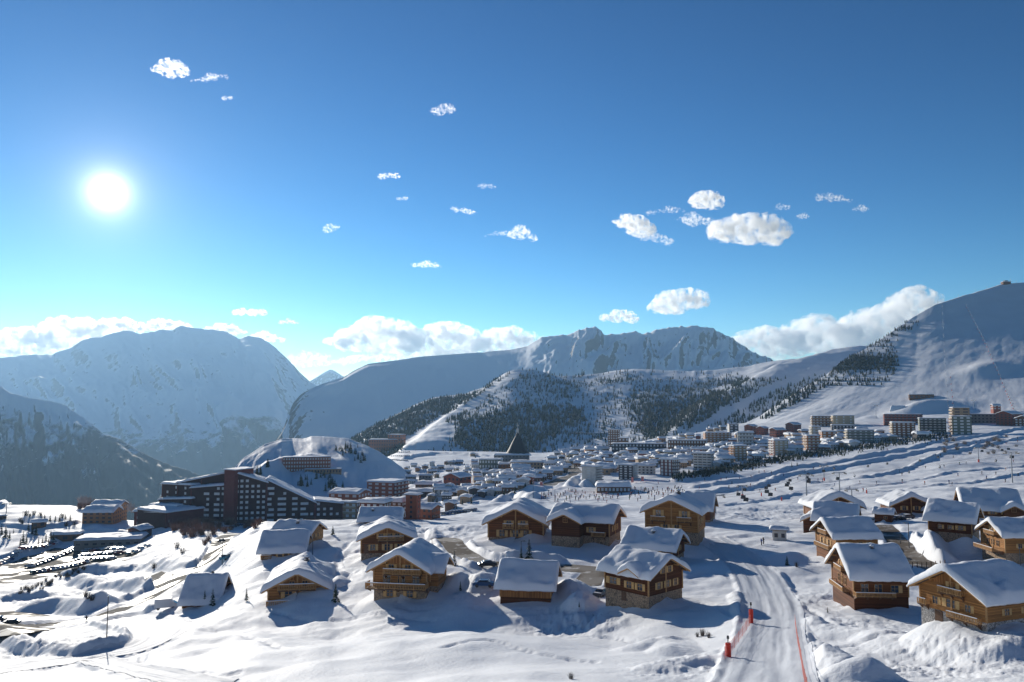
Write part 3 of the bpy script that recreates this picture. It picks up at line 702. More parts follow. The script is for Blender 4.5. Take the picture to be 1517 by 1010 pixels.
ROOFM = simple('roof_boards', (0.10, 0.065, 0.045), 0.8, 0.3, 4)
CHIM = stone('chimney_stone', (0.15, 0.13, 0.12), 4)
RENDERW = simple('cream_render', (0.55, 0.50, 0.42), 0.85, 0.1, 2, bump=0.2)
METAL = simple('dark_metal', (0.06, 0.06, 0.065), 0.45, 0.2, 5, 0.6)
STEEL = simple('grey_steel', (0.30, 0.31, 0.33), 0.45, 0.15, 5, 0.7)

def snow_roof(L, W, zr, tan, th, seed, ox=0.0, holes=(), nx=34, ny=26, out_=0.18, droop=0.25, power=1.0):
    """thick rounded snow on a gable roof, ridge along x, eaves at +-W/2; returns a closed MB"""
    xs = np.linspace(-L / 2 - out_, L / 2 + out_, nx); ys = np.linspace(-W / 2 - out_, W / 2 + out_, ny)
    # denser towards the edges
    f = lambda a: np.sin(np.linspace(-1, 1, len(a)) * math.pi / 2) * 0.55 + np.linspace(-1, 1, len(a)) * 0.45
    xs = f(xs) * (L / 2 + out_); ys = f(ys) * (W / 2 + out_)
    X, Y = np.meshgrid(xs, ys)
    roof = zr - tan * (np.abs(Y))
    soft = zr - tan * (np.sqrt(Y * Y + 0.55 ** 2) - 0.30)
    dx = (L / 2 + out_) - np.abs(X); dy = (W / 2 + out_) - np.abs(Y)
    r = 0.75
    e = np.sqrt(np.clip(1 - np.clip(1 - dx / r, 0, 1) ** 2.2, 0, 1)) * np.sqrt(np.clip(1 - np.clip(1 - dy / r, 0, 1) ** 2.2, 0, 1))
    nz = 1 + 0.50 * fbm(X / 3.4 + seed * 3.7, Y / 2.6 + seed, int(seed) % 97, 3) + 0.10 * fbm(X / 0.9 + seed, Y / 0.9, int(seed) % 89, 2)
    lean = 1 + 0.22 * np.tanh(X / L * 3 * (1 if int(seed) % 2 else -1)) * 0.6
    t = th * nz * lean
    for hx, hy, hr in holes:
        t = t * (1 - 0.6 * np.exp(-((X - hx) ** 2 + (Y - hy) ** 2) / hr ** 2))
    top = soft + np.maximum(t, 0.03) * e
    edge = np.clip(1 - dy / 0.5, 0, 1)
    bot = roof + 0.012 - droop * edge ** 2 * th * (0.5 + 0.5 * fbm(X / 1.1 + seed, Y * 0, 7, 2))
    bot = np.where((np.abs(X) > L / 2) | (np.abs(Y) > W / 2), bot - 0.05, bot)
    top = np.maximum(top, bot + 0.02)
    mb = MB(); n = nx * ny
    P = np.stack([X, Y, top], -1).reshape(-1, 3); Q = np.stack([X, Y, bot], -1).reshape(-1, 3)
    i = np.arange(n).reshape(ny, nx)
    mb.v = [tuple(p) for p in P] + [tuple(p) for p in Q]
    for a in range(ny - 1):
        for b in range(nx - 1):
            mb.f.append((i[a, b], i[a, b + 1], i[a + 1, b + 1], i[a + 1, b]))
            mb.f.append((n + i[a, b], n + i[a + 1, b], n + i[a + 1, b + 1], n + i[a, b + 1]))
    rim = [i[0, b] for b in range(nx)] + [i[a, -1] for a in range(1, ny)] + [i[-1, b] for b in range(nx - 2, -1, -1)] + [i[a, 0] for a in range(ny - 2, 0, -1)]
    for a in range(len(rim)):
        p, q = rim[a], rim[(a + 1) % len(rim)]; mb.f.append((p, n + p, n + q, q))
    mb.f = [tuple(int(c) for c in q) for q in mb.f]
    mb.m = [0] * len(mb.f); mb.sm = [True] * len(mb.f)
    return mb
def roof_slab(L, W, zr, tan, th=0.22, fascia=True):
    """timber roof, ridge along x; material 0 boards, 1 light barge boards"""
    mb = MB(); l = L / 2; w = W / 2
    for s in (-1, 1):
        a = [(-l, 0, zr), (l, 0, zr), (l, s * w, zr - tan * w), (-l, s * w, zr - tan * w)]
        b = [(x, y, z - th) for x, y, z in a]
        fs = [(0, 1, 2, 3), (7, 6, 5, 4), (2, 6, 7, 3)]
        if s > 0: fs = [tuple(reversed(q)) for q in fs]
        mb.add(a + b, [fs[0], fs[1], fs[2]], 0)
        for x, o in ((-l, -0.05), (l, 0.05)):
            q = [(x, 0, zr - 0.01), (x, s * w, zr - tan * w - 0.01), (x, s * w, zr - tan * w - th - 0.1), (x, 0, zr - th - 0.1)]
            q2 = [(c + o, d, e) for c, d, e in q]
            mb.add(q + q2, [(0, 1, 2, 3), (4, 7, 6, 5), (0, 4, 5, 1), (1, 5, 6, 2), (2, 6, 7, 3)], 1)
    return mb

WIN_CACHE = {}
def window_mesh(w, h):
    k = (round(w, 2), round(h, 2))
    if k not in WIN_CACHE:
        fr = MB(); t = 0.09
        fr.box((-w/2 - t, -0.10, -t), (w/2 + t, 0, 0)); fr.box((-w/2 - t, -0.10, h), (w/2 + t, 0, h + t))
        fr.box((-w/2 - t, -0.10, 0), (-w/2, 0, h)); fr.box((w/2, -0.10, 0), (w/2 + t, 0, h))
        fr.box((-0.035, -0.08, 0), (0.035, -0.02, h))
        if h > 0.9: fr.box((-w/2, -0.075, h * .55 - .03), (-0.04, -0.02, h * .55 + .03)); fr.box((0.04, -0.075, h * .55 - .03), (w/2, -0.02, h * .55 + .03))
        pa = MB().box((-w/2, -0.015, 0), (w/2, 0.004, h))
        sh = MB(); ws = w / 2 * 0.95
        sh.box((-ws/2, -0.07, -0.03), (ws/2, -0.01, h + 0.03)); sh.box((-ws/2, -0.095, h * .2), (ws/2, -0.072, h * .2 + .09)); sh.box((-ws/2, -0.095, h * .75), (ws/2, -0.072, h * .75 + .09))
        WIN_CACHE[k] = (fr.mesh('window', TRIM), pa.mesh('pane', GLASS), sh.mesh('shutter', SHUT))
    return WIN_CACHE[k]
# the four faces of a house: outward direction and where a point u along the face lies
def face_xf(face, L, W, u, z, off=0.0):
    if face == 'f': return (u, -W/2 - off, z), 0.0
    if face == 'k': return (-u, W/2 + off, z), math.pi
    if face == 'g': return (L/2 + off, u, z), math.pi / 2
    if face == 'h': return (-L/2 - off, -u, z), -math.pi / 2
def add_window(root, face, L, W, u, z, w=1.0, h=1.1, shut=2):
    fr, pa, sh = window_mesh(w, h)
    p, a = face_xf(face, L, W, u, z, 0.012)
    o = link('window', fr, root, p, a); link('pane', pa, o)
    if shut:
        for s in ((-1, 1) if shut == 2 else (1,)):
            link('shutter', sh, o, (s * (w / 2 + 0.09 + w / 4), 0, 0))
def add_balcony(root, face, L, W, u, z, w, d=1.2, mat_=None, snow=True, h=0.95):
    p, a = face_xf(face, L, W, u, z, 0.012)
    mat_ = mat_ or TRIM
    de = MB().box((-w/2, -d, -0.16), (w/2, 0, 0))
    for x in np.linspace(-w/2 + 0.2, w/2 - 0.2, max(2, int(w / 2.2) + 1)): de.add([(x-.08, 0, -.9), (x+.08, 0, -.9), (x+.08, -d*.85, -.17), (x-.08, -d*.85, -.17), (x-.08, 0, -.17), (x+.08, 0, -.17)], [(0,1,2,3), (0,3,4), (1,5,2)], 0)
    o = de.obj('balcony', TRIM_D, root); o.location = p; o.rotation_euler = (0, 0, a)
    ra = MB()
    segs = [((-w/2, -d), (w/2, -d)), ((-w/2, -d + .06), (-w/2, -0.02)), ((w/2, -d + .06), (w/2, -0.02))]
    for (x0, y0), (x1, y1) in segs:
        n = max(2, int(math.hypot(x1 - x0, y1 - y0) / 0.28)); th = 0.045
        for zz in (0.10, h - 0.06):
            if y0 == y1: ra.box((x0, y0 - .04, zz), (x1, y0 + .04, zz + .10))
            else: ra.box((x0 - .04, y0, zz), (x0 + .04, y1, zz + .10))
        for i in range(n + 1):
            x = x0 + (x1 - x0) * i / n; y = y0 + (y1 - y0) * i / n
            big = i % 6 == 0
            q = 0.07 if big else 0.055
            ra.box((x - q, y - .03, -.02 if big else .2), (x + q, y + .03, h + .06 if big else h - .06))
    ra.obj('railing', mat_, o)
    if snow:
        sn = MB(); sn.box((-w/2 - .03, -d - .07, h + .062), (w/2 + .03, -d + .07, h + .16)); sn.obj('rail_snow', ROOF_SNOW, o)
def add_chimney(root, x, y, ztop, zbase, s=0.75):
    c = MB().box((x - s/2, y - s/2, zbase), (x + s/2, y + s/2, ztop)).box((x - s/2 - .1, y - s/2 - .1, ztop), (x + s/2 + .1, y + s/2 + .1, ztop + .14))
    c.box((x - s*.3, y - s*.3, ztop + .14), (x + s*.3, y + s*.3, ztop + .5)); c.box((x - s/2 - .05, y - s/2 - .05, ztop + .5), (x + s/2 + .05, y + s/2 + .05, ztop + .58))
    o = c.obj('chimney', CHIM, root)
    d = MB(); n = 10
    for k, (r, z) in enumerate(((.62, .585), (.62, .72), (.45, .86), (.2, .92))):
        pass
    rings = [(s*.62, .585), (s*.66, .72), (s*.5, .88), (s*.2, .95)]
    vs = [(x + r * math.cos(2*math.pi*i/n), y + r * math.sin(2*math.pi*i/n), ztop + z) for r, z in rings for i in range(n)]
    fs = [(k*n + i, k*n + (i+1) % n, (k+1)*n + (i+1) % n, (k+1)*n + i) for k in range(3) for i in range(n)] + [tuple(range(3*n, 4*n)), tuple(reversed(range(n)))]
    d.add(vs, fs, 0, True); d.obj('chimney_snow', ROOF_SNOW, o)

def gable_body(L, W, z0, ze, tan, mat_, cut=0.0):
    """walls with two gables, ridge along x"""
    mb = MB(); l = L/2; w = W/2; zr = ze + tan * w
    sec = [(-w, z0), (w, z0), (w, ze), (0, zr), (-w, ze)]
    vs = [(-l, y, z) for y, z in sec] + [(l, y, z) for y, z in sec]
    mb.add(vs, [(0, 4, 3, 2, 1), (5, 6, 7, 8, 9), (0, 5, 9, 4), (1, 2, 7, 6), (4, 9, 8, 3), (3, 8, 7, 2), (0, 1, 6, 5)], 0)
    return mb

def fit_house(bbox, yaw, L, W, H, tan, th, ox, oy):
    """place and scale a house so that its outline fills bbox (pixels)"""
    x0, y0, x1, y1 = bbox; cx = (x0 + x1) / 2
    ca, sa_ = math.cos(yaw), math.sin(yaw)
    s = 1.0; g = hit(cx, y1 - 2); X, Y = g.x, g.y + 3.0
    for it in range(12):
        pts = []; low = []
        zr = H + tan * W / 2 + th
        for ex in (-1, 1):
            for ey, z in ((-1, H - tan * oy + 0.2), (0, zr), (1, H - tan * oy + 0.2)):
                lx, ly = ex * (L/2 + ox + .15), ey * (W/2 + oy + .15)
                pts.append((lx, ly, z))
            for ey in (-1, 1): low.append((ex * L/2, ey * W/2, 0))
        P = [(X + s * (a * ca - b * sa_), Y + s * (a * sa_ + b * ca), s * c) for a, b, c in pts]
        Q = [(X + s * (a * ca - b * sa_), Y + s * (a * sa_ + b * ca)) for a, b, c in low]
        q = min(Q, key=lambda p: p[1])
        gy = hit(proj(q[0], q[1], ground(*q))[0], y1)          # ground under the nearest corner
        Y += 0.6 * (gy.y - q[1])
        # height so that the top meets y0
        zt = max(p[2] for p in P)
        tops = [at(0, y0, p[1])[2] - p[2] for p in P if abs(p[2] - zt) < 1e-6]
        Z = min(tops)
        pr = [proj(a, b, c + Z) for a, b, c in P]
        mn = min(p[0] for p in pr); mx_ = max(p[0] for p in pr)
        s *= ((x1 - x0) / (mx_ - mn)) ** 0.8
        X += ((cx - (mn + mx_) / 2) / F) * Y
    # eave height that lets the house stand on the ground
    rise = tan * W / 2 + th + 0.24
    hfit = (Z + s * (H + rise) - gy.z) / s - rise
    Hn = min(max(hfit, 0.72 * H), 1.4 * H)
    Z += s * (H - Hn)
    return X, Y, Z, s, gy.z, Hn

CHALETS = []
def chalet(label, bbox, yaw, L=10.0, W=9.0, H=5.0, pitch=24, wall='mid', base='stone', hb=1.8, th=0.75, ox=1.2, oy=1.0, chimney=None,
           wins=(), balc=(), cross=None, annex=None, doors=(), upper=None, posts=True, seed=None, name='chalet', basemat=None):
    yaw -= math.degrees(math.atan(((bbox[0] + bbox[2]) / 2 - CX) / F))      # angles are given relative to the line of sight
    tan = math.tan(R(pitch)); seed = seed if seed is not None else len(CHALETS) * 7 + 3
    X, Y, Z, s, gz, Hn = fit_house(bbox, R(yaw), L, W, H, tan, th, ox, oy)
    th *= 1.25; kz = Hn / H; H = Hn; hb *= kz
    CHALETS.append((label[:28], round(Y), round(s, 2), round(kz, 2), round(Z - gz, 1)))
    root = thing(name, label, 'chalet', (X, Y, Z), R(yaw)); root.scale = (s, s, s)
    zlow = min(-1.5, (gz - Z) / s - 2.0)
    if hb > 0: MB().box((-L/2 + .02, -W/2 + .02, zlow), (L/2 - .02, W/2 - .02, hb)).obj('stone_base', basemat or STONE, root)
    gable_body(L + .06, W + .06, hb if hb > 0 else zlow, H, tan, None).obj('wall', WALLS[wall], root)
    zr = H + tan * W / 2 + 0.24
    if upper:      # boarded gable tops in another timber
        for sx in (-1, 1):
            m_ = MB(); x = sx * (L/2 + .045); z2 = H + upper
            hw = (zr - .26 - z2) / tan
            if hw > 0.5: m_.box((0, 0, 0), (0, 0, 0)) if False else m_.add([(x, -hw, z2), (x, hw, z2), (x, 0, zr - .27), (x + sx*.03, -hw, z2), (x + sx*.03, hw, z2), (x + sx*.03, 0, zr - .27)], [(0,1,2),(5,4,3),(0,3,4,1),(1,4,5,2),(2,5,3,0)]); m_.obj('gable_boards', W_UP, root)
    if posts:
        pm = {}
        def post(x, y, z0, z1):
            k = round(z1 - z0, 2)
            if k not in pm: pm[k] = MB().box((-.13, -.13, 0), (.13, .13, z1 - z0)).mesh('post', TRIM)
            link('post', pm[k], root, (x, y, z0))
        for sx in (-1, 1):
            for sy in (-1, 1): post(sx * (L/2 + .02), sy * (W/2 + .02), hb + .003, H - .25)
            post(sx * (L/2 + .02), 0, hb + .003, zr - .55)
    rf = roof_slab(L + 2*ox, W + 2*oy, zr, tan).obj('roof', [ROOFM, TRIM], root)
    # purlin ends under the gable overhang
    pu = MB().box((0, -.12, -.26), (ox - .17, .12, -.02)).mesh('purlin', TRIM)
    for sx in (-1, 1):
        for y in (0, -W * .25, W * .25, -W/2, W/2):
            link('purlin', pu, rf, (L/2 + .05 if sx > 0 else -L/2 - ox + .12, y, zr - tan * abs(y) - 0.24))
    holes = []
    rh = random.Random(seed)
    for _ in range(3):
        holes.append((rh.uniform(-.45, .45) * L, rh.choice((-1, 1)) * rh.uniform(.15, .5) * W, rh.uniform(.6, 1.3)))
    if chimney: holes.append((chimney[0], chimney[1], 0.8))
    sn = snow_roof(L + 2*ox, W + 2*oy, zr, tan, th, seed, holes=holes).obj('roof_snow', ROOF_SNOW, rf)
    if chimney:
        zc = zr - tan * abs(chimney[1]); add_chimney(rf, chimney[0], chimney[1], zc + (chimney[2] if len(chimney) > 2 else 1.1), zc - .3)
    for c in (cross if isinstance(cross, list) else [cross] if cross else []):
        # a gable set across the main roof: side ('f' or 'k'), u along it, width, how far it stands out, eave height
        side, u, cw, co, ce = c; ce *= kz; sg = -1 if side == 'f' else 1
        czr = ce + tan * cw / 2 + .24
        depth = W/2 + co - max(0.2, (zr - czr) / tan * 1.0 - 0.0) if czr < zr else W/2 + co
        depth = max(co + 0.6, min(depth, W/2 + co))
        g = link('cross_gable', None, root, (u, sg * (W/2 + co - depth/2), 0), R(-90 if sg < 0 else 90)); g.empty_display_size = .2
        b_ = gable_body(depth, cw, max(hb, 0.0) if co > .3 else H - .8, ce, tan, None); b_.obj('wall', WALLS[wall], g)
        if hb > 0 and co > .3: MB().box((-depth/2 + .02, -cw/2 + .02, zlow), (depth/2 - .02, cw/2 - .02, hb)).obj('stone_base', basemat or STONE, g)
        r_ = roof_slab(depth + ox, cw + 1.4, czr, tan); r_.v = [(x + ox/2, y, z) for x, y, z in r_.v]; r_.obj('roof', [ROOFM, TRIM], g)
        s_ = snow_roof(depth + ox + .6, cw + 1.4, czr, tan, th * .95, seed + 5, nx=20, ny=20); s_.v = [(x + ox/2 - .3, y, z) for x, y, z in s_.v]; s_.obj('roof_snow', ROOF_SNOW, g)
        fr, pa, sh = window_mesh(0.9, 1.0)
        o = link('window', fr, g, (depth/2 + .012, 0, ce - .2), math.pi/2)
        pane_copy = link('pane', pa, o) if False else None
    for a in (annex if isinstance(annex, list) else [annex] if annex else []):
        # lower wing with its own roof: centre x, y, length, width, eave height, turn
        ax, ay, al, aw, ah, at_ = a; ah *= kz
        g = link('wing', None, root, (ax, ay, 0), R(at_)); g.empty_display_size = .2
        gable_body(al, aw, zlow, ah, tan, None).obj('wall', WALLS[wall], g)
        az = ah + tan * aw / 2 + .24
        roof_slab(al + 1.4, aw + 1.4, az, tan).obj('roof', [ROOFM, TRIM], g)
        snow_roof(al + 1.4, aw + 1.4, az, tan, th * .9, seed + 9, nx=20, ny=18).obj('roof_snow', ROOF_SNOW, g)
    # snow drifted up against the walls
    dr = [[], [], []]; nn = 64; ca_, sa__ = math.cos(R(yaw)), math.sin(R(yaw))
    for k_ in range(7):
        d_ = -.25 + (0, .5, 1.1, 1.9, 2.8, 3.8, 4.6)[k_]
        row = []
        for i_ in range(nn + 1):
            a_ = 2 * math.pi * i_ / nn; c_, s__ = math.cos(a_), math.sin(a_); n_ = 5.0
            rr_ = (abs(c_ / (L/2 + d_)) ** n_ + abs(s__ / (W/2 + d_)) ** n_) ** (-1 / n_)
            lx, ly = rr_ * c_, rr_ * s__; wx, wy = X + s * (lx * ca_ - ly * sa__), Y + s * (lx * sa__ + ly * ca_)
            f_ = (1 - k_ / 6) ** 1.5; hh_ = s * (.25 + 1.25 * float(vnoise(a_ * 1.9 + seed, seed * .37, 71)) ** 1.3)
            row.append((wx, wy, ground(wx, wy) + hh_ * f_ - (.12 if k_ == 6 else 0)))
        for q_ in range(3): dr[q_].append([p_[q_] for p_ in row])
    grid_mesh('snow_drift', *[np.array(q_) for q_ in dr], SNOW)
    for q in wins: add_window(root, q[0], L + .06, W + .06, q[1], q[2] * kz, *q[3:])
    for q in balc: add_balcony(root, q[0], L + .06, W + .06, q[1], q[2] * kz, *q[3:])
    for fc, u, z, w, h in doors:
        p, a = face_xf(fc, L + .06, W + .06, u, z * kz, .01)
        d = MB().box((-w/2, -.08, 0), (w/2, 0, h)).obj('door', TRIM_D, root); d.location = p; d.rotation_euler = (0, 0, a)
        k_ = MB().box((w*.3, -.13, h*.45), (w*.36, -.081, h*.5)).obj('handle', METAL, d)
    return root
# ------------------------------------------------------------------ clouds
def cloud_mat(d, H_, er):
    mt = bpy.data.materials.new('cloud_vapour'); mt.use_nodes = True; t = mt.node_tree; t.nodes.clear(); n = t.nodes.new; l = t.links.new
    o = n('ShaderNodeOutputMaterial'); v = n('ShaderNodeVolumePrincipled')
    v.inputs['Color'].default_value = (.998, .998, .998, 1); v.inputs['Anisotropy'].default_value = 0.5
    tc = n('ShaderNodeTexCoord'); no = n('ShaderNodeTexNoise'); no.inputs['Scale'].default_value = 3.6 / H_; no.inputs['Detail'].default_value = 5; no.inputs['Roughness'].default_value = .52; no.inputs['Distortion'].default_value = .4
    l(tc.outputs['Object'], no.inputs['Vector'])
    mr = n('ShaderNodeMapRange'); mr.inputs[1].default_value = er; mr.inputs[2].default_value = er + .27; mr.inputs[3].default_value = 0; mr.inputs[4].default_value = d
    l(no.outputs[0], mr.inputs[0]); l(mr.outputs[0], v.inputs['Density'])
    l(v.outputs[0], o.inputs['Volume']); return mt
def cloud(px, py, w, h, label, n=14, dens=1.0, seed=0, lean=0.0, Y=20600, flat=.5):
    r = random.Random(seed); C0 = at(px, py, Y); sc = Y / F; W_, H_ = w * sc, h * sc
    bm_ = bmesh.new()
    for i in range(n):
        u = r.uniform(-1, 1); env = (1 - u * u) ** .6
        rad = H_ * .54 * env * r.uniform(.5, 1.0) + H_ * .10
        x = u * W_ * .5; z = -H_ * .5 * flat + rad * .5 + r.random() ** 1.5 * max(0, H_ * env - rad * 1.6) + lean * u * H_; y = r.uniform(-.5, .5) * min(W_, H_ * 2) * .5
        bmesh.ops.create_icosphere(bm_, subdivisions=2, radius=rad, matrix=Matrix.Translation((x, y, z)) @ Matrix.Diagonal((r.uniform(1, 1.5), 1, r.uniform(.75, 1), 1)))
    bmesh.ops.create_icosphere(bm_, subdivisions=3, radius=1, matrix=Matrix.Rotation(-math.atan(lean * H_ * 2 / W_), 4, 'Y') @ Matrix.Diagonal((W_ * .47, H_ * .3, H_ * .22, 1)))
    me = bpy.data.meshes.new('cloud'); bm_.to_mesh(me); bm_.free()
    o = bpy.data.objects.new('tmp', me); COL.objects.link(o)
    rm = o.modifiers.new('r', 'REMESH'); rm.mode = 'VOXEL'; rm.voxel_size = max(H_ / 26, W_ / 110)
    bpy.context.view_layer.update()
    ev = bpy.data.meshes.new_from_object(o.evaluated_get(bpy.context.evaluated_depsgraph_get())); bpy.data.objects.remove(o)
    nv = len(ev.vertices); co = np.empty(nv * 3, np.float32); ev.vertices.foreach_get('co', co); co = co.reshape(-1, 3)
    no = np.empty(nv * 3, np.float32); ev.vertices.foreach_get('normal', no); no = no.reshape(-1, 3)
    f1 = H_ * .30; f2 = H_ * .12
    d = H_ * .16 * (ridged(co[:, 0] / f1 + co[:, 1] / f1 * .6, co[:, 2] / f1 - co[:, 1] / f1 * .4, seed + 3, 3) - .45) + H_ * .07 * fbm(co[:, 0] / f2 + co[:, 1] / f2, co[:, 2] / f2, seed + 9, 3)
    co = co + no * d[:, None]; ev.vertices.foreach_set('co', co.astype(np.float32).ravel()); ev.update()
    ev.materials.clear(); ev.materials.append(cloud_mat(dens * 9.0 / H_, H_, .465 if dens > .75 else .52))
    o = link('cloud', ev, None, C0); tag(o, label, 'cloud'); o['kind'] = 'stuff' if False else 'thing'
    del o['kind']
    return o
CL = [
 (1108,342,104,44,'largest puffy cloud in the upper right sky',26,1.0,1,-.1), (1034,327,76,18,'thin arm of cloud left of the largest puffy cloud',12,.5,2,-.2), (940,334,60,24,'white cloud left of the largest puffy cloud, tilted down right',16,.8,3,-.4), (972,353,46,18,'faint tail under the tilted white cloud',9,.4,4,-.3), (985,312,60,12,'wispy streak between tilted cloud and round cloud',9,.25,14,.2),
 (1050,296,36,27,'small round cloud above the largest puffy cloud',12,.9,5,0), (1005,448,82,34,'oval cloud with a tail above the rocky summits',18,1.0,6,.15), (918,470,60,18,'flat white cloud just above the rocky summit ridge',12,.9,7,-.1), (775,347,38,20,'small cloud alone in the middle sky',9,.7,8,-.2), (738,346,40,9,'faint wisp left of the small middle cloud',7,.25,15,.2),
 (252,101,58,24,'bright ragged cloud at upper left near the sun',12,.7,9,-.1), (308,116,60,12,'thin ragged streak right of the bright upper left cloud',9,.35,10,.4), (336,145,18,7,'tiny wisp under the upper left streak',5,.3,16,.2), (1232,294,54,13,'flat wisp at the right of the sky',9,.45,11,-.2), (660,163,38,15,'ragged wisp high in the middle sky',8,.35,12,.1),
 (576,260,32,10,'small flat wisp over the middle left sky',7,.6,13,.1), (632,392,44,10,'small flat wisp low in the middle sky',8,.6,17,-.1), (688,312,44,9,'slanting wisp in the middle sky',8,.45,18,-.4), (597,294,18,7,'tiny faint wisp under the middle left wisp',5,.3,19,0), (370,462,50,13,'small white cloud above the left massif',9,.8,20,0), (427,477,28,9,'tiny white cloud right of the left massif',6,.6,21,0),
 (1187,320,18,9,'tiny wisp right of the largest puffy cloud',5,.4,22,0), (1158,307,16,13,'tiny wisp above right of the largest puffy cloud',5,.35,23,0), (1276,309,22,9,'tiny faint wisp at far right',5,.35,24,0), (492,338,24,12,'tiny faint wisp left of centre',5,.25,25,.3), (720,275,30,9,'faint wisp right of centre high up',6,.25,26,-.2),
 (562,500,118,50,'big grey based cumulus in the bank behind the central ridge',26,1.1,31,0), (655,505,130,44,'middle cumulus of the bank behind the central ridge',26,1.1,32,-.05), (752,508,110,38,'right cumulus of the bank behind the central ridge',24,1.0,33,0), (500,506,50,16,'small puff at the left end of the central bank',9,.8,34,0), (620,528,230,22,'long low cloud layer under the central bank',24,.8,35,.1),
 (1140,510,110,44,'left end of the cumulus bank touching the rocky ridge',24,1.1,41,0), (1215,498,130,56,'middle of the cumulus bank beside the ski hill',28,1.1,42,0), (1300,490,120,60,'right part of the cumulus bank beside the ski hill',28,1.1,43,.1), (1350,458,56,52,'tall cumulus head at the ski hill edge',16,1.1,44,0),
 (30,508,110,36,'leftmost cloud of the bank over the left massif',22,1.0,51,0), (105,496,120,42,'dark bellied cloud of the bank over the left massif',24,1.1,52,0), (170,484,100,24,'bright cloud edge over the left part of the massif',18,1.0,53,0), (245,482,76,18,'thin bright cloud resting on the massif summit',14,.9,54,0), (335,490,66,20,'small cloud behind the right shoulder of the massif',12,.9,55,-.1), (392,500,56,16,'last puff of the bank right of the massif',10,.8,56,-.1), (12,522,70,16,'low cloud strip at the left edge above the ridge',12,.9,57,0), (462,534,130,22,'soft low cloud in the gap between massif and central ridge',18,.5,58,0),
]
for c in CL: cloud(c[0], c[1], c[2], c[3], c[4], n=c[5], dens=c[6], seed=c[7], lean=c[8])
# ------------------------------------------------------------------ the chalets below the camera
def rowwin(face, us, z, w=1.0, h=1.1, shut=2): return [(face, u, z, w, h, shut) for u in us]
chalet('chalet almost hidden under a huge plain snow roof beside the road junction', (262,848,348,904), -14, 10.5, 18, 2.4, 35, 'mid', hb=.6, th=.95, chimney=(1.5, .4, 1.0), wins=rowwin('g', (-1.5,), 2.6) , annex=(7.2, -2.6, 4, 4.5, 2.0, 0))
chalet('honey timber chalet with two front balconies and a lower wing to the right', (385,821,500,893), -96, 11, 9.2, 5.6, 27, 'honey', upper=1.0, hb=1.6, th=.8, chimney=(-1.5, .8, .9),
       wins=rowwin('g', (-1.4, 1.6), 3.2, 1.1, 1.2) + rowwin('g', (-.9, 1.2), 5.9, .8, .9, 0) + rowwin('g', (-2.8, 0, 2.6), .2, 1.0, 1.2, 0), balc=[('g', 0, 5.3, 6.0, 1.1), ('g', .6, 2.0, 10.4, 2.0)], annex=(-.4, 6.4, 9.5, 4.4, 3.4, 0))
chalet('brown chalet with a smooth square snow roof and corner porch, above the roadside junction', (379,785,465,832), -9, 10.5, 13, 3.6, 29, 'mid', hb=1.0, th=.8, wins=rowwin('f', (-.5, 2.6), 1.6), balc=[('f', -4.0, 1.1, 2.6, 1.2)], doors=[('f', 1.0, 1.0, .9, 2.0)])
chalet('pale walled chalet with long snow roof and two roof vents beside the snowfield', (397,770,486,812), -27, 12, 10, 4.0, 26, 'pale', hb=1.4, th=.7, chimney=(.5, -1.5, .6), wins=rowwin('g', (-1.4, 1.4), 2.4) + rowwin('f', (-2, 2), 2.2))
chalet('wide gabled brown chalet with stone base and light shutters below the half buried roof', (527,765,620,835), -90, 10, 11.5, 5.0, 23, 'mid', upper=1.0, hb=2.0, th=.85,
       wins=rowwin('g', (-3.2, 0, 2.8), 2.6, 1.1, 1.3) + rowwin('g', (-1.4, .6, 2.2), 5.0, .9, 1.1), balc=[('g', .8, 4.6, 5.6, 1.0)], doors=[('g', -4.6, 2.0, 1, 2)])
chalet('half buried chalet roof with a single vent at the far edge of the snowfield', (528,752,601,778), -6, 11, 9.2, 2.4, 25, 'mid', hb=.6, th=.9, chimney=(-2.5, -1.4, .5), wins=rowwin('f', (0, 3), 1.2))
chalet('three storey honey chalet with long slatted balconies and a side gable', (541,797,667,890), -107, 11, 9.5, 6.6, 29, 'honey', upper=1.0, hb=2.4, th=.7,
       wins=rowwin('g', (-1.6, 1.4), 6.2, .9, 1.1) + rowwin('g', (-2.4, .3, 2.9), 3.4, 1.3, 1.6, 0) + rowwin('g', (-1.8, 1.8), .5, 1.1, 1.2) + rowwin('k', (2.5, -2.5), 3.4) , cross=('k', 0, 6.2, 1.4, 6.0),
       balc=[('g', .6, 5.6, 6.6, 1.2), ('g', -.2, 2.7, 10.6, 2.2), ('h', 0, 3, 4, 1)])
chalet('low barn like chalet with upright board wall under a square snow roof, two firs behind', (731,829,834,895), -8, 11.5, 13.5, 4.0, 29, 'up', hb=1.4, th=.85, wins=rowwin('g', (0,), 2.6), basemat=W_DARK)
chalet('dark gabled chalet with central shuttered windows on a stone base, beside the curving lane', (713,737,821,797), -97, 11, 10.5, 6.0, 26, 'mid', hb=2.0, th=.7,
       wins=rowwin('g', (-2.6, 0, 2.0), 2.3, 1.0, 1.2) + rowwin('g', (-1.3, 1.4), 4.9, .9, 1.1), balc=[('g', -1.4, 4.3, 1.9, .7), ('g', 1.5, 4.3, 1.9, .7)], doors=[('g', 0, .1, 1.2, 1.3)])
chalet('L shaped brown chalet with a front gable on the left over a stone cellar', (810,744,929,812), -17, 13, 9.6, 4.6, 25, 'dark', hb=1.9, th=.75,
       wins=rowwin('f', (2.3,), 2.5) + rowwin('g', (-1.6, 1.2), 2.6) + rowwin('g', (0,), 5.0, .8, .8, 0), cross=('f', -2.8, 6.6, 3.0, 4.5), balc=[('f', 4.2, 1.9, 3.0, 1.2)])
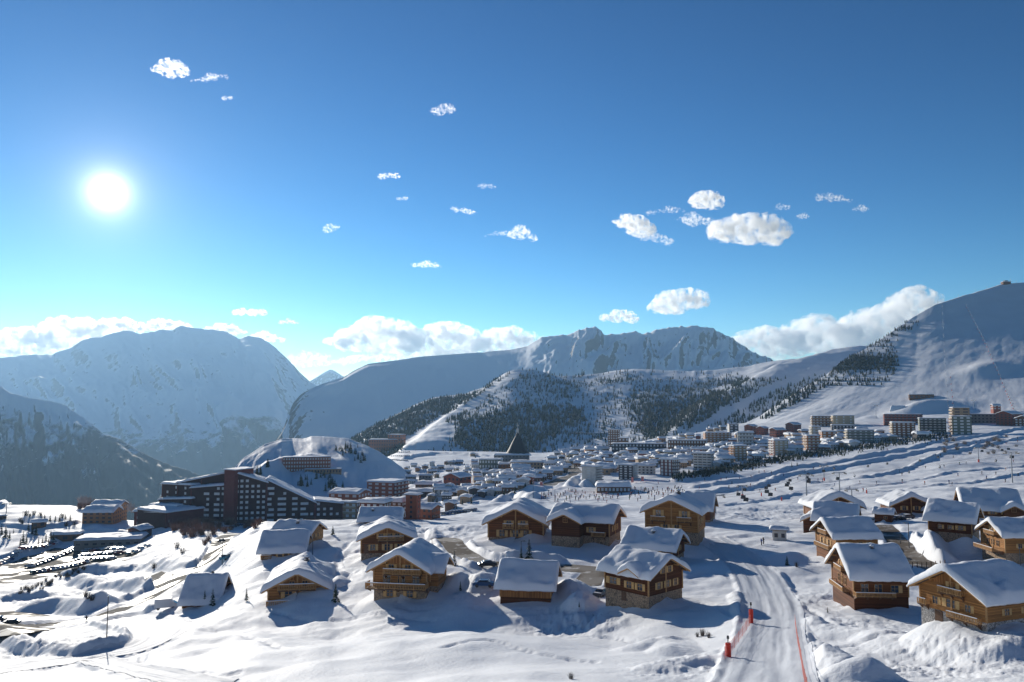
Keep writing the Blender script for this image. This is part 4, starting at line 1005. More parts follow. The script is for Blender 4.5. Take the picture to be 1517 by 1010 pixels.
chalet('pale timber chalet with two small balconies on its wide gable, pistes behind', (947,729,1052,810), -101, 9, 12, 5.4, 24, 'honey', hb=2.2, th=.75, chimney=(-2.0, .5, 1.0),
       wins=rowwin('g', (-3.0, 3.0), 4.6, 1.2, 1.4) + rowwin('g', (-1.4, 1.2), 2.5, 1.0, 1.1) + rowwin('k', (1.5, -1.5), 3.4, 1.2, 1.2), balc=[('g', -3.0, 3.9, 3.2, .9), ('g', 3.0, 3.9, 3.2, .9)])
chalet('big plain snow roof rising behind the pale chalet with two small balconies', (1008,728,1065,776), -8, 9, 14, 4.0, 33, 'mid', hb=1.0, th=.8, posts=False)
chalet('chalet with a broad snow roof notched at the ridge and round topped chimney', (916,780,1023,835), -16, 11, 11, 4.0, 26, 'dark', hb=1.2, th=.85, chimney=(.2, -1.6, .5), wins=rowwin('g', (-1.5, 1.5), 2.4) + rowwin('f', (2,), 2))
chalet('dark timber chalet with pale shutters and small arched dormer on a tall rubble base', (883,808,1024,906), -38, 10.5, 10.5, 6.0, 27, 'dark', hb=2.5, th=.85,
       wins=[('f', -3.2, 3.5, 1.7, 1.2, 2), ('f', .7, 3.3, 1.1, 1.2, 2), ('f', 3.3, 3.3, 1.1, 1.2, 2), ('g', -2.2, 3.4, 1.0, 1.2, 2), ('g', .5, 3.4, 1.0, 1.2, 2), ('g', 3.0, 3.4, .8, 1.2, 2), ('g', -.8, 6.0, .9, 1.1, 2), ('g', 1.2, 6.0, .9, 1.1, 2)],
       cross=('f', 1.6, 3.6, .25, 6.1), doors=[('f', -.6, .9, 1.1, 1.6)])
# right of the piste
chalet('rounded snow roof chalet with dark gable and chimney nearest the ski lift', (1182,724,1284,774), -68, 9, 11, 3.8, 25, 'mid', hb=1.0, th=.9, chimney=(-2, 1.0, .9), wins=rowwin('g', (-2, 2), 2))
chalet('small chalet with square snow roof and a lean-to on its left side', (1200,743,1277,790), -5, 9.5, 11.5, 3.4, 28, 'dark', hb=1.0, th=.85, wins=rowwin('f', (-2.5, 2), 1.6), annex=(-6.2, -.6, 3.4, 4.6, 2.2, 90))
chalet('chalet with two sunlit side balconies under a smooth snow roof, above the terrace', (1199,766,1310,838), 25, 11, 12.5, 5.0, 28, 'honey', basemat=W_MID, hb=1.8, th=.85,
       wins=rowwin('h', (-2.2, 0, 2.2), 3.0, 1.1, 1.4) + rowwin('h', (-1.2, 1.2), 5.4, .8, 1.0, 0) + rowwin('f', (-2, 1, 3.4), 3.2), balc=[('h', 0, 5.0, 5, 1.0), ('h', 0, 2.4, 9, 1.3)])
chalet('large chalet with wraparound wooden terrace below a deep snow roof beside the piste', (1221,805,1359,905), 19, 12, 16, 5.4, 31, 'mid', basemat=W_DARK, hb=2.0, th=.9, oy=1.6,
       wins=rowwin('h', (-2.4, 0, 2.4), 3.0, 1.2, 1.6, 0) + rowwin('h', (-1.3, 1.3), 5.8, .9, 1.1) + [('f', -3.6, 2.7, 1.6, 1.8, 0), ('f', -.6, 2.7, 1.6, 1.8, 0), ('f', 3.0, 2.7, 1.6, 1.6, 1)],
       balc=[('h', 0, 5.2, 5.4, 1.1), ('h', 0, 2.2, 10, 1.6), ('f', -1.8, 2.2, 8.6, 2.0)], chimney=(.6, -1.2, .5))
chalet('closest chalet, wide brown gable above pale stone cellar, lower right of the group', (1343,828,1566,940), -128, 13, 12.5, 5.0, 29, 'honey', upper=1.0, hb=1.6, th=.85, ox=1.5, oy=1.2, basemat=STONE_L,
       wins=[('g', -3.2, 2.5, 1.0, 1.2, 1), ('g', -.2, 2.5, 1.6, 1.3, 2), ('g', 3.0, 2.5, 1.0, 1.1, 1), ('g', .3, 5.2, 1.2, 1.3, 2), ('k', -2, 2.4, 1.0, 1.0, 2), ('k', 2.4, 2.4, 1.0, 1.0, 2)],
       balc=[('g', .3, 4.7, 4.4, .9), ('g', 2.6, 1.2, 5.6, 1.1), ('g', -5.2, 2.1, 1.6, 1.0)], doors=[('g', -2.6, -.2, 1.5, 1.8)])
chalet('square dark chalet with one lit window on its long wall and a tilted snow cap', (1366,741,1459,804), -9, 10.5, 12.5, 4.4, 28, 'dark', hb=1.5, th=.95, wins=rowwin('f', (2.6,), 2.3, 1.2, 1.1) + rowwin('f', (-2.4, 0), 2.3, .9, 1.0, 1) + rowwin('g', (0,), 3))
chalet('chalet with sun bleached left snow slope and small porch roof, by the parked snowy car', (1297,726,1388,764), -70, 9, 11, 3.4, 24, 'dark', hb=.8, th=.8, wins=rowwin('g', (-2, 1.5), 1.8), annex=(2.6, 5.6, 3.8, 4.2, 1.9, 0))
chalet('long chalet with gables at both ends, farthest upper right of the chalets', (1411,721,1520,770), 9, 12, 14.5, 3.8, 29, 'mid', hb=1.0, th=.8, wins=rowwin('f', (-3, 0, 3), 2.0) + rowwin('h', (0,), 3.6), cross=('f', 4.6, 4.6, 1.6, 3.6))
chalet('honey chalet with projecting sunny terrace on its left gable at the right edge', (1443,767,1566,836), 31, 12, 11.5, 4.8, 28, 'honey', hb=1.4, th=.9,
       wins=rowwin('h', (-2.4, 0, 2.4), 2.4, 1.2, 1.5, 0) + rowwin('h', (0,), 5.0, 1.4, 1.2) + rowwin('f', (-2, 2), 2.4), balc=[('h', 0, 4.5, 5.0, 1.1), ('h', .5, 1.6, 9, 3.2)])
chalet('small snow capped shed on dark posts beside the parked snowy car', (1291,751,1328,776), -8, 4.2, 3.4, 2.2, 26, 'dark', hb=0, th=.5, ox=.5, oy=.5, wins=rowwin('f', (.6,), 1, .7, .7, 0), name='shed', posts=False)['category'] = 'shed'
# ------------------------------------------------------------------ roads
def road_mat(name, asphalt=(0.06, 0.058, 0.056), snowy=0.5, rough=0.28):
    mt, t, b = mat(name); n = t.nodes.new; l = t.links.new
    tc = n('ShaderNodeTexCoord'); no = n('ShaderNodeTexNoise'); no.inputs['Scale'].default_value = 0.35; no.inputs['Detail'].default_value = 8; no.inputs['Roughness'].default_value = 0.65
    l(tc.outputs['Object'], no.inputs['Vector'])
    r = n('ShaderNodeValToRGB'); e = r.color_ramp.elements; e[0].position = snowy; e[1].position = snowy + 0.12; e[0].color = (0, 0, 0, 1); e[1].color = (1, 1, 1, 1)
    l(no.outputs[0], r.inputs[0])
    mx = n('ShaderNodeMix'); mx.data_type = 'RGBA'; l(r.outputs[0], mx.inputs[0]); mx.inputs[6].default_value = (*asphalt, 1); mx.inputs[7].default_value = (0.55, 0.54, 0.53, 1)
    l(mx.outputs[2], b.inputs['Base Color'])
    # wet patches shine, the rest is dull
    n2 = n('ShaderNodeTexNoise'); n2.inputs['Scale'].default_value = 0.09; n2.inputs['Detail'].default_value = 4; l(tc.outputs['Object'], n2.inputs['Vector'])
    wt = n('ShaderNodeMapRange'); wt.inputs[1].default_value = .50; wt.inputs[2].default_value = .58; wt.inputs[3].default_value = .88; wt.inputs[4].default_value = rough; l(n2.outputs[0], wt.inputs[0]); l(wt.outputs[0], b.inputs['Roughness'])
    w2 = n('ShaderNodeMapRange'); w2.inputs[1].default_value = .50; w2.inputs[2].default_value = .58; w2.inputs[3].default_value = .03; w2.inputs[4].default_value = .4; l(n2.outputs[0], w2.inputs[0]); l(w2.outputs[0], b.inputs['Specular IOR Level'])
    bp = n('ShaderNodeBump'); bp.inputs['Strength'].default_value = 0.5; bp.inputs['Distance'].default_value = 0.05; l(no.outputs[0], bp.inputs['Height']); l(bp.outputs[0], b.inputs['Normal'])
    return mt
ROAD = road_mat('wet_asphalt', snowy=0.55, rough=0.42); LANE = road_mat('lane_asphalt', (0.13, 0.11, 0.09), 0.55, 0.7)
LOTM = road_mat('car_park_asphalt', (0.07, 0.062, 0.055), 0.70, 0.55)
for k, (ln, w) in enumerate(ROAD_LINES):
    X = []; Y = []; Z = []
    for i, (x, y) in enumerate(ln):
        a = ln[max(i - 1, 0)]; b = ln[min(i + 1, len(ln) - 1)]; dx, dy = b[0] - a[0], b[1] - a[1]; q = math.hypot(dx, dy) + 1e-9
        ox, oy = -dy / q, dx / q
        us = [-1, -.66, -.33, 0, .33, .66, 1]; jw = w * (0.95 + 0.12 * float(vnoise(i * .4, k, 5)))
        X.append([x + ox * u * jw for u in us]); Y.append([y + oy * u * jw for u in us])
        Z.append([ground(x + ox * u * jw, y + oy * u * jw) + 0.08 for u in us])
    grid_mesh('road', np.array(X), np.array(Y), np.array(Z), ROAD if k in (0, 1) else LANE)
# the car park: the snow-free ground inside its outline
_lx = np.linspace(min(p[0] for p in LOT), max(p[0] for p in LOT), 70); _ly = np.linspace(min(p[1] for p in LOT), max(p[1] for p in LOT), 60)
lot = MB(); idx = {}
for j in range(len(_ly) - 1):
    for i in range(len(_lx) - 1):
        cxm, cym = (_lx[i] + _lx[i+1]) / 2, (_ly[j] + _ly[j+1]) / 2
        if in_poly(np.array([cxm]), np.array([cym]), LOT)[0]:
            q = []
            for a, b in ((i, j), (i+1, j), (i+1, j+1), (i, j+1)):
                if (a, b) not in idx: idx[(a, b)] = len(lot.v); lot.v.append((_lx[a], _ly[b], ground(_lx[a], _ly[b]) + .07))
                q.append(idx[(a, b)])
            lot.f.append(tuple(q)); lot.m.append(0); lot.sm.append(True)
lot.obj('car_park_ground', LOTM)['kind'] = 'structure'
fork = MB(); fk = hit(48, 928)
pts_ = [hit(*p) for p in [(-40,948),(-40,910),(20,906),(70,912),(105,920),(80,932),(30,940)]]
fork.add([(p.x, p.y, p.z + .12) for p in pts_], [tuple(range(len(pts_)))]); fork.obj('lay_by_road', LOTM)['kind'] = 'structure'

# ------------------------------------------------------------------ the resort's blocks
def plain(name, c, var=.12): return simple(name, c, .8, var, .6, bump=.1)
BM = dict(white=plain('white_render', (.55,.53,.49)), cream=plain('cream_walls', (.42,.34,.23)), beige=plain('beige_walls', (.33,.22,.135)), orange=plain('orange_walls', (.36,.16,.07)),
          red=plain('red_boards', (.26,.07,.045)), maroon=plain('maroon_walls', (.14,.045,.045)), brown=plain('brown_walls', (.17,.085,.05)), dark=plain('dark_walls', (.055,.05,.055)),
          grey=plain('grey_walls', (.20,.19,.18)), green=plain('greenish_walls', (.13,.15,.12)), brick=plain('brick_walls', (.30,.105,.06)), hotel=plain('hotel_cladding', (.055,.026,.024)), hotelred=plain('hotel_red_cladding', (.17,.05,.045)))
PANE_L = simple('pale_pane', (.60,.62,.62), .25, .2, .4); PANE_D = simple('dark_pane', (.05,.06,.08), .15)  # reflected sky and curtains are both put into the light pane's colour
FRAME_W = simple('white_frame', (.65,.64,.60), .6)
WIN_L = MB().box((-.5, -.07, 0), (.5, .05, 1), 0).box((-.43, -.078, .06), (-.02, -.071, .94), 1).box((.02, -.078, .06), (.43, -.071, .94), 1).mesh('window', [FRAME_W, PANE_L])
WIN_D = MB().box((-.5, -.07, 0), (.5, .05, 1), 0).box((-.43, -.078, .06), (-.02, -.071, .94), 1).box((.02, -.078, .06), (.43, -.071, .94), 1).mesh('window', [TRIM_D, PANE_D])
def pillow(L_, D_, z, th, seed, n=14):
    sm_ = snow_roof(L_, D_, z, 0.0, th, seed, nx=n, ny=n, out_=.3, droop=.1); return sm_
LANDMARKS = []; BLOCKS = []
def block(label, bbox, floors, yaw=0, q=.7, front='white', side=None, bays=5, sbays=4, roof='flat', balc=None, sbalc=None, win='L', name='apartment_block', cat='apartment block', key=None, th=.9, group=None, Y=None, zfoot=None, pitch=20, ww=.5, wh=.5):
    x0, y0, x1, y1 = bbox; cx = (x0 + x1) / 2; side = side or front
    g = hit(cx, y1) if Y is None else at(cx, y1, Y)
    ya = R(yaw); ya_rel = ya; ca, sa_ = abs(math.cos(ya)), abs(math.sin(ya))
    Wd = (x1 - x0) / F * g.y / (ca + q * sa_); D = Wd * q
    cyy = g.y + (sa_ * Wd + ca * D) / 2 * .9; X = (cx - CX) / F * cyy
    zt = at(cx, y0, cyy).z - th; zg = g.z
    Ht = max(zt - zg, 2.5)
    root = thing(name, label, cat, (X, cyy, zg), ya - math.atan((cx - CX) / F), group)
    zb = -5.0
    if roof == 'gable':
        tan = math.tan(R(pitch)); ze = max(Ht - tan * D / 2, 1.8)
        gable_body(Wd, D, zb, ze, tan, None).obj('wall', BM[front], root)
        rf = roof_slab(Wd + 1.6, D + 1.6, ze + tan * D / 2 + .24, tan).obj('roof', [ROOFM, TRIM_D], root)
        snow_roof(Wd + 1.6, D + 1.6, ze + tan * D / 2 + .24, tan, th, Wd * 7 + x0, nx=16, ny=14).obj('roof_snow', ROOF_SNOW, rf); Ht = ze
    else:
        b_ = MB(); b_.box((-Wd/2, -D/2, zb), (Wd/2, D/2, Ht), 0); b_.m = [1 if i in (3, 5) else 0 for i in range(6)]
        b_.obj('wall', [BM[front], BM[side]], root)
        rf = MB().box((-Wd/2 - .5, -D/2 - .5, Ht + .004), (Wd/2 + .5, D/2 + .5, Ht + .3)).obj('roof', ROOFM, root)
        pillow(Wd + 1.0, D + 1.0, Ht + .3, th, x0 + y0).obj('roof_snow', ROOF_SNOW, rf)
    fh = Ht / floors
    me = WIN_L if win == 'L' else WIN_D
    vis = 'g' if (yaw < 0 or (yaw == 0 and X < 0)) else 'h'
    for fc, nb, ln in (('f', bays, Wd), (vis, sbays, D)):
        for k in range(floors):
            for i in range(nb):
                u = (i - (nb - 1) / 2) * ln / nb
                p, a = face_xf(fc, Wd, D, u, k * fh + fh * .32, 0.0)
                link('window', me, root, p, a, (ln / nb * ww, 1, fh * wh))
    for fc, mt_, ln in (('f', balc, Wd), (vis, sbalc, D)):
        if not mt_: continue
        bm_ = MB().box((-ln/2 + .3, -1.3, 0), (ln/2 - .3, -.09, .15)).box((-ln/2 + .3, -1.3, .15), (ln/2 - .3, -1.2, fh * .38)).mesh('balcony', BM[mt_])
        sn_ = MB().box((-ln/2 + .28, -1.33, fh * .38 + .003), (ln/2 - .28, -1.17, fh * .38 + .15)).mesh('rail_snow', ROOF_SNOW)
        for k in range(1, floors):
            p, a = face_xf(fc, Wd, D, 0, k * fh, 0.0); o = link('balcony', bm_, root, p, a); link('rail_snow', sn_, o)
    BLOCKS.append((x0, y0, x1, y1))
    if key: LANDMARKS.append((key, cx, y1))
    return root
block('white apartment block with plain gable and side balconies beside the grey road', (861,689,891,717), 6, -32, .8, 'white', bays=1, sbays=3, sbalc='grey', key='white gabled block by the road', ww=.2)
block('dark fronted block with white tower strip next to the red banners', (915,687,943,711), 6, -22, .9, 'dark', 'white', 3, 3, sbalc='white', win='L', key='dark fronted block')
block('low white block with deep snow lip between dark fronted and maroon blocks', (943,687,969,703), 3, -12, .7, 'white', bays=4, win='D', key='low white block', th=1.6)
block('maroon block with three white window columns', (976,679,1004,706), 5, -35, .9, 'maroon', 'brown', 3, 4, sbalc='dark', key='maroon block', ww=.55, wh=.75)
block('white block striped with dark balcony rows beside the piste', (1025,670,1055,695), 6, -14, .6, 'white', bays=4, win='D', balc='white', key='white striped block', ww=.75)
block('beige tower with balconies stacked on its left corner', (1078,659,1103,684), 6, 28, .8, 'beige', 'orange', 3, 2, sbalc='orange', key='beige tower')
block('cream and red tower beside the bushes, balconies on the left', (1137,651,1164,675), 6, 24, .9, 'cream', 'red', 3, 2, sbalc='white', key='cream and red tower')
block('long low orange block with stripes of balconies', (1040,640,1081,655), 4, 10, .5, 'orange', bays=7, balc='beige', key='long orange block', th=.7)
block('brick block with pale balcony corners at the right end of the old village', (1187,644,1211,667), 5, 22, .9, 'brick', 'orange', 3, 2, balc='beige', sbalc='beige', key='brick corner block')
block('grey blank walled block with balconies on its right half', (1250,636,1290,657), 5, 12, .5, 'grey', bays=5, balc='green', sbalc='cream', key='grey blank walled block', ww=.35)
block('brown block with pale central bay, hanging over the stream bushes', (1317,625,1351,648), 6, 10, .6, 'brown', 'cream', 5, 2, sbalc='beige', key='brown block with pale bay')
block('long brown balconied block under the slope', (1200,616,1231,632), 4, 8, .5, 'brown', bays=6, balc='beige', sbalc='cream', key='long brown balconied block', th=.5)
block('cream blank block joined to the brown balconied block', (1230,615,1262,632), 4, 12, .5, 'cream', bays=3, sbalc='beige', key='cream blank block', th=.7, ww=.2)
block('dark slab block with lit windows under the cream blank block', (1229,629,1264,642), 4, 6, .5, 'dark', bays=7, win='L', key='dark slab block', th=.8)
block('long red block with tiered roof and rows of dark windows', (1308,613,1361,630), 4, 5, .4, 'red', bays=10, win='D', balc='maroon', key='long red block', th=.6)
block('narrow steep roofed white tower above the long red block', (1318,600,1339,616), 4, -18, .7, 'cream', 'brown', 2, 2, roof='gable', th=.8, key='steep white tower', pitch=50)
block('dark green balconied block with snowy parapets', (1359,619,1396,642), 6, 7, .5, 'green', bays=6, balc='dark', key='dark green block', th=.6)
block('stepped beige tower with a black glazed top', (1406,603,1432,630), 6, 15, .8, 'beige', bays=2, win='D', sbalc='cream', key='stepped beige tower', ww=.6)
block('squat base block with balconies below the stepped beige tower', (1405,616,1434,645), 6, 12, .7, 'green', 'beige', 3, 2, sbalc='brown', th=.6)
block('long grey lodge with low snow roof right of the stepped tower', (1431,613,1470,627), 3, 0, .4, 'grey', bays=8, win='D', key='long grey lodge', th=.5)
block('large red chalet hotel with twin gables near the right edge', (1475,608,1509,631), 5, 60, .8, 'red', bays=4, sbays=4, roof='gable', key='large red chalet hotel', th=.6, win='D')
block('small red chalet at the edge of the photo beside the chalet hotel', (1502,615,1534,632), 3, 62, .9, 'brown', bays=3, roof='gable', th=.7)
block('left of three dark red chalets under the slope', (1101,628,1120,645), 4, 58, .9, 'red', bays=3, roof='gable', key='dark red chalets', th=.5, win='D')
block('middle of three dark red chalets under the slope, gable facing out', (1119,631,1136,645), 4, 62, .9, 'red', bays=3, roof='gable', th=.5, win='D')
block('right of three dark red chalets, set apart from the other two', (1138,633,1161,648), 3, 40, .8, 'red', bays=3, roof='gable', th=.6, win='D')
block('tall dark red gabled hotel at the foot of the ski slope', (1162,625,1184,642), 4, 50, .9, 'maroon', bays=3, roof='gable', key='tall gabled hotel', th=.6, win='D')
block('tiered block with three snow shelves above the beige tower', (1090,639,1114,662), 4, 4, .6, 'grey', bays=5, balc='white', key='tiered snow block', th=1.5)
block('cream stepped block with snowy balconies in front of the brown block', (1197,631,1213,648), 4, 20, .8, 'cream', bays=2, balc='white', sbalc='white', key='cream stepped block')
block('brick house between the cream stepped block and dark slab block', (1211,638,1236,652), 3, 18, .7, 'orange', bays=3, th=1.0)
block('flat topped dark cube building at the top of the village', (1076,628,1092,640), 3, 15, .8, 'dark', 'white', 2, 2, th=.5)
block('long dark shopping row under one snow ledge', (988,651,1046,664), 2, 2, .25, 'brown', bays=14, win='L', th=1.0, key='long shopping row')
block('second long dark row set behind the low white block', (905,656,985,668), 2, 1, .2, 'dark', bays=16, win='L', th=1.0)
block('round bar hut alone on the ski slope', (1466,598,1479,607), 2, 20, 1, 'red', bays=2, roof='gable', th=.8, name='ski_hut', cat='hut', Y=1130)
# the big dark hotel block behind the old village
block('left wing of the dark brown hotel complex below the forest', (846,640,864,664), 6, -12, .7, 'maroon', bays=4, win='L', key='dark hotel complex', th=.5)
block('long middle wing of the dark brown hotel complex below the forest', (862,641,903,662), 5, 0, .4, 'hotel', bays=12, win='L', th=.8)
block('stepped right tower of the dark brown hotel complex below the forest', (900,636,917,662), 7, 0, .8, 'brown', bays=5, win='L', th=.4)
block('terraced end of the dark brown hotel complex, snow on each step', (915,648,930,664), 3, 0, .8, 'brown', bays=3, win='L', th=.8)
# left of the village
block('red brick hotel with white balcony fronts on the snowy knoll', (423,676,492,699), 4, -4, .22, 'brick', bays=18, win='L', name='hotel', cat='hotel', key='brick hotel on the knoll', th=.6, Y=705)
block('long brown terrace under the brick hotel on the knoll', (455,694,508,702), 1, -4, .15, 'beige', bays=12, win='D', name='hotel_terrace', cat='terrace', th=.5, Y=695)
block('brick lodge with curved snow roof beside the lit ridge piste', (548,650,600,667), 3, -6, .35, 'brick', bays=14, win='D', name='hotel', cat='hotel', key='brick lodge by the ridge piste', th=1.3)
block('upper brick wing behind the lodge by the ridge piste', (576,643,602,660), 3, -30, .6, 'brick', bays=4, win='D', name='hotel', cat='hotel', th=1.0)
block('left of three small white flat roofed blocks below the knoll', (509,693,531,714), 3, -14, .8, 'white', 'brown', 2, 2, win='L', th=.7, key='three white blocks', ww=.5, wh=.8)
block('middle of three small white flat roofed blocks below the knoll', (535,694,558,714), 3, -14, .8, 'white', 'brown', 2, 2, win='L', th=.8, ww=.5, wh=.8)
block('right of three small white flat roofed blocks below the knoll, pyramid roof', (563,697,585,714), 3, -14, .8, 'white', 'brown', 2, 2, win='L', th=1.0, roof='gable', ww=.5)
block('tiny white block on the step below the three white blocks', (502,702,516,713), 2, -14, .8, 'white', bays=2, th=.6)
block('long snowy retaining deck under the three white blocks', (498,712,566,722), 1, -3, .2, 'grey', bays=12, win='D', name='parking_deck', cat='parking deck', th=.6)
block('tall brick block with slanted snow roof and corner balconies', (546,711,607,745), 5, -32, .9, 'brick', 'maroon', 4, 4, sbalc='brick', th=1.0, key='tall brick block', win='L')
block('brick wing with a sloping snow roof right of the big dark hotel', (491,723,551,762), 4, -28, .8, 'brick', 'brown', 4, 4, win='L', th=1.0, key='brick wing', roof='gable', pitch=12)
block('beige balconied front attached to the brick wing', (505,742,536,769), 3, -20, .5, 'beige', 'brown', 3, 2, balc='cream', win='L', th=.8)
block('dark brick annexe with lumpy snow roof in front of the tall brick block', (536,739,582,770), 3, -24, .7, 'maroon', 'brown', 4, 3, win='L', th=1.2)
block('dark brick annexe next to the red stair tower', (575,738,606,770), 4, -25, .8, 'brown', 'maroon', 3, 3, win='L', th=1.3)
block('plain red stair tower at the end of the brick buildings', (603,731,625,770), 5, -25, .8, 'brick', 'red', 1, 1, win='D', th=.5, name='stair_tower', cat='tower', ww=.2)
block('low red chalet behind the shelf snowfield, right of the stair tower', (620,744,654,770), 2, -35, .9, 'brick', bays=3, roof='gable', th=.9, win='D')
block('red chalet with one white snow roof slope in the middle of the basin', (658,699,699,722), 2, 55, .9, 'red', bays=3, roof='gable', th=.7, key='red basin chalet', win='D')
block('long flat school building, left half with green glazed front', (710,679,745,695), 2, -6, .5, 'green', 'white', 8, 3, win='L', th=1.0, name='school', cat='school', key='school')
block('long flat school building, right half under one thick snow ledge', (756,682,805,697), 2, -2, .35, 'beige', bays=10, win='D', th=1.5, name='school', cat='school')
block('rear wing of the school with rounded snow roof', (732,672,784,684), 2, 0, .3, 'grey', bays=10, win='D', th=1.5, name='school', cat='school')
block('small round ended pavilion attached before the school', (739,685,760,700), 2, 0, .8, 'brown', bays=4, win='D', th=1.5, name='pavilion', cat='pavilion')
block('grey flat roofed hall beside the snowy pitch', (622,702,642,716), 2, -12, .6, 'grey', bays=4, win='D', th=1.2)
block('low hall with heaped snow roof between tall brick block and red basin chalet', (617,713,656,728), 2, -10, .6, 'brown', bays=5, win='D', th=2.2)
block('second low hall with heaped snow roof above the snowfield edge', (605,724,651,737), 2, -10, .6, 'dark', bays=6, win='D', th=1.8)
block('dark bar building set into the ski slope under a snow ledge', (1346,584,1380,592), 1, 6, .4, 'brown', bays=5, win='D', th=.6, name='mountain_bar', cat='mountain bar', Y=1290)
block('round lodge with scalloped snow roof on the skiers plaza', (881,714,932,730), 1, 3, .7, 'brown', bays=9, win='L', th=2.6, name='restaurant', cat='restaurant', key='plaza restaurant', ww=.6)
# far left beyond the car park
block('orange chalet hotel with several rounded snow roofs left of the big dark hotel', (134,748,186,777), 3, -24, .7, 'orange', bays=5, roof='gable', th=1.4, win='D', name='hotel', cat='hotel', key='orange chalet hotel')
block('rear roof of the orange chalet hotel, lit along its top', (146,740,194,772), 4, -24, .6, 'orange', bays=5, roof='gable', th=1.2, win='D', name='hotel', cat='hotel')
block('small snow roofed shelter alone on the bright field', (59,768,78,783), 1, -5, .6, 'brown', bays=2, win='D', roof='gable', th=1.0, name='shelter', cat='shelter')
block('low garage with curled snow roof at the head of the car park', (89,787,131,803), 1, -12, .6, 'brown', bays=3, win='D', th=1.4, name='garage', cat='garage')
block('long flat snow covered hall between car park and dark hotel', (126,793,224,812), 1, -14, .5, 'grey', bays=8, win='D', th=1.3, name='sports_hall', cat='hall', wh=.3)
block('small gabled lodge at the foot of the dark hotel', (200,777,232,797), 2, 50, .8, 'maroon', bays=2, roof='gable', th=.8, win='D', name='lodge', cat='lodge')
block('low fenced deck building at the left edge under the field', (-8,763,18,771), 1, 0, .4, 'brown', bays=6, win='D', th=.5, name='deck_building', cat='hut')
block('half buried low box building beside the piste crossing', (1139,787,1158,801), 1, 0, .8, 'white', 'brown', 2, 2, win='D', th=.6, name='ticket_hut', cat='hut', wh=.4)

# the church: low drum, swept black tent roof and a slim belfry
c0 = hit(767, 682); ch = thing('church', 'church with a dark swept tent roof and slim white belfry', 'church', c0)
def lathe(prof, n=20, mi=0):
    b_ = MB(); vs = [(r_ * math.cos(2*math.pi*i/n), r_ * math.sin(2*math.pi*i/n), z) for r_, z in prof for i in range(n)]
    fs = [(k*n + i, k*n + (i+1) % n, (k+1)*n + (i+1) % n, (k+1)*n + i) for k in range(len(prof) - 1) for i in range(n)]
    return b_.add(vs, fs, mi, True)
lathe([(15,-4),(15,6),(0.1,6.1)]).obj('wall', BM['brown'], ch)
lathe([(17,6),(15,9),(11.5,15),(8,22),(3.6,30),(.3,36)]).obj('roof', simple('church_slates', (.018,.018,.022), .7), ch)
lathe([(17.5,6.2),(17.6,7.0),(16.4,8.3),(15.2,9.2),(15,9.1)]).obj('roof_snow', ROOF_SNOW, ch)
sp_ = MB().box((-1.7,11,4),(1.7,14,40)).box((-.35,12.5,40),(.35,13.2,48)).box((-1.8,12.55,44),(1.8,13.15,44.8)).obj('belfry', BM['white'], ch)
BLOCKS.append((755, 655, 785, 684))

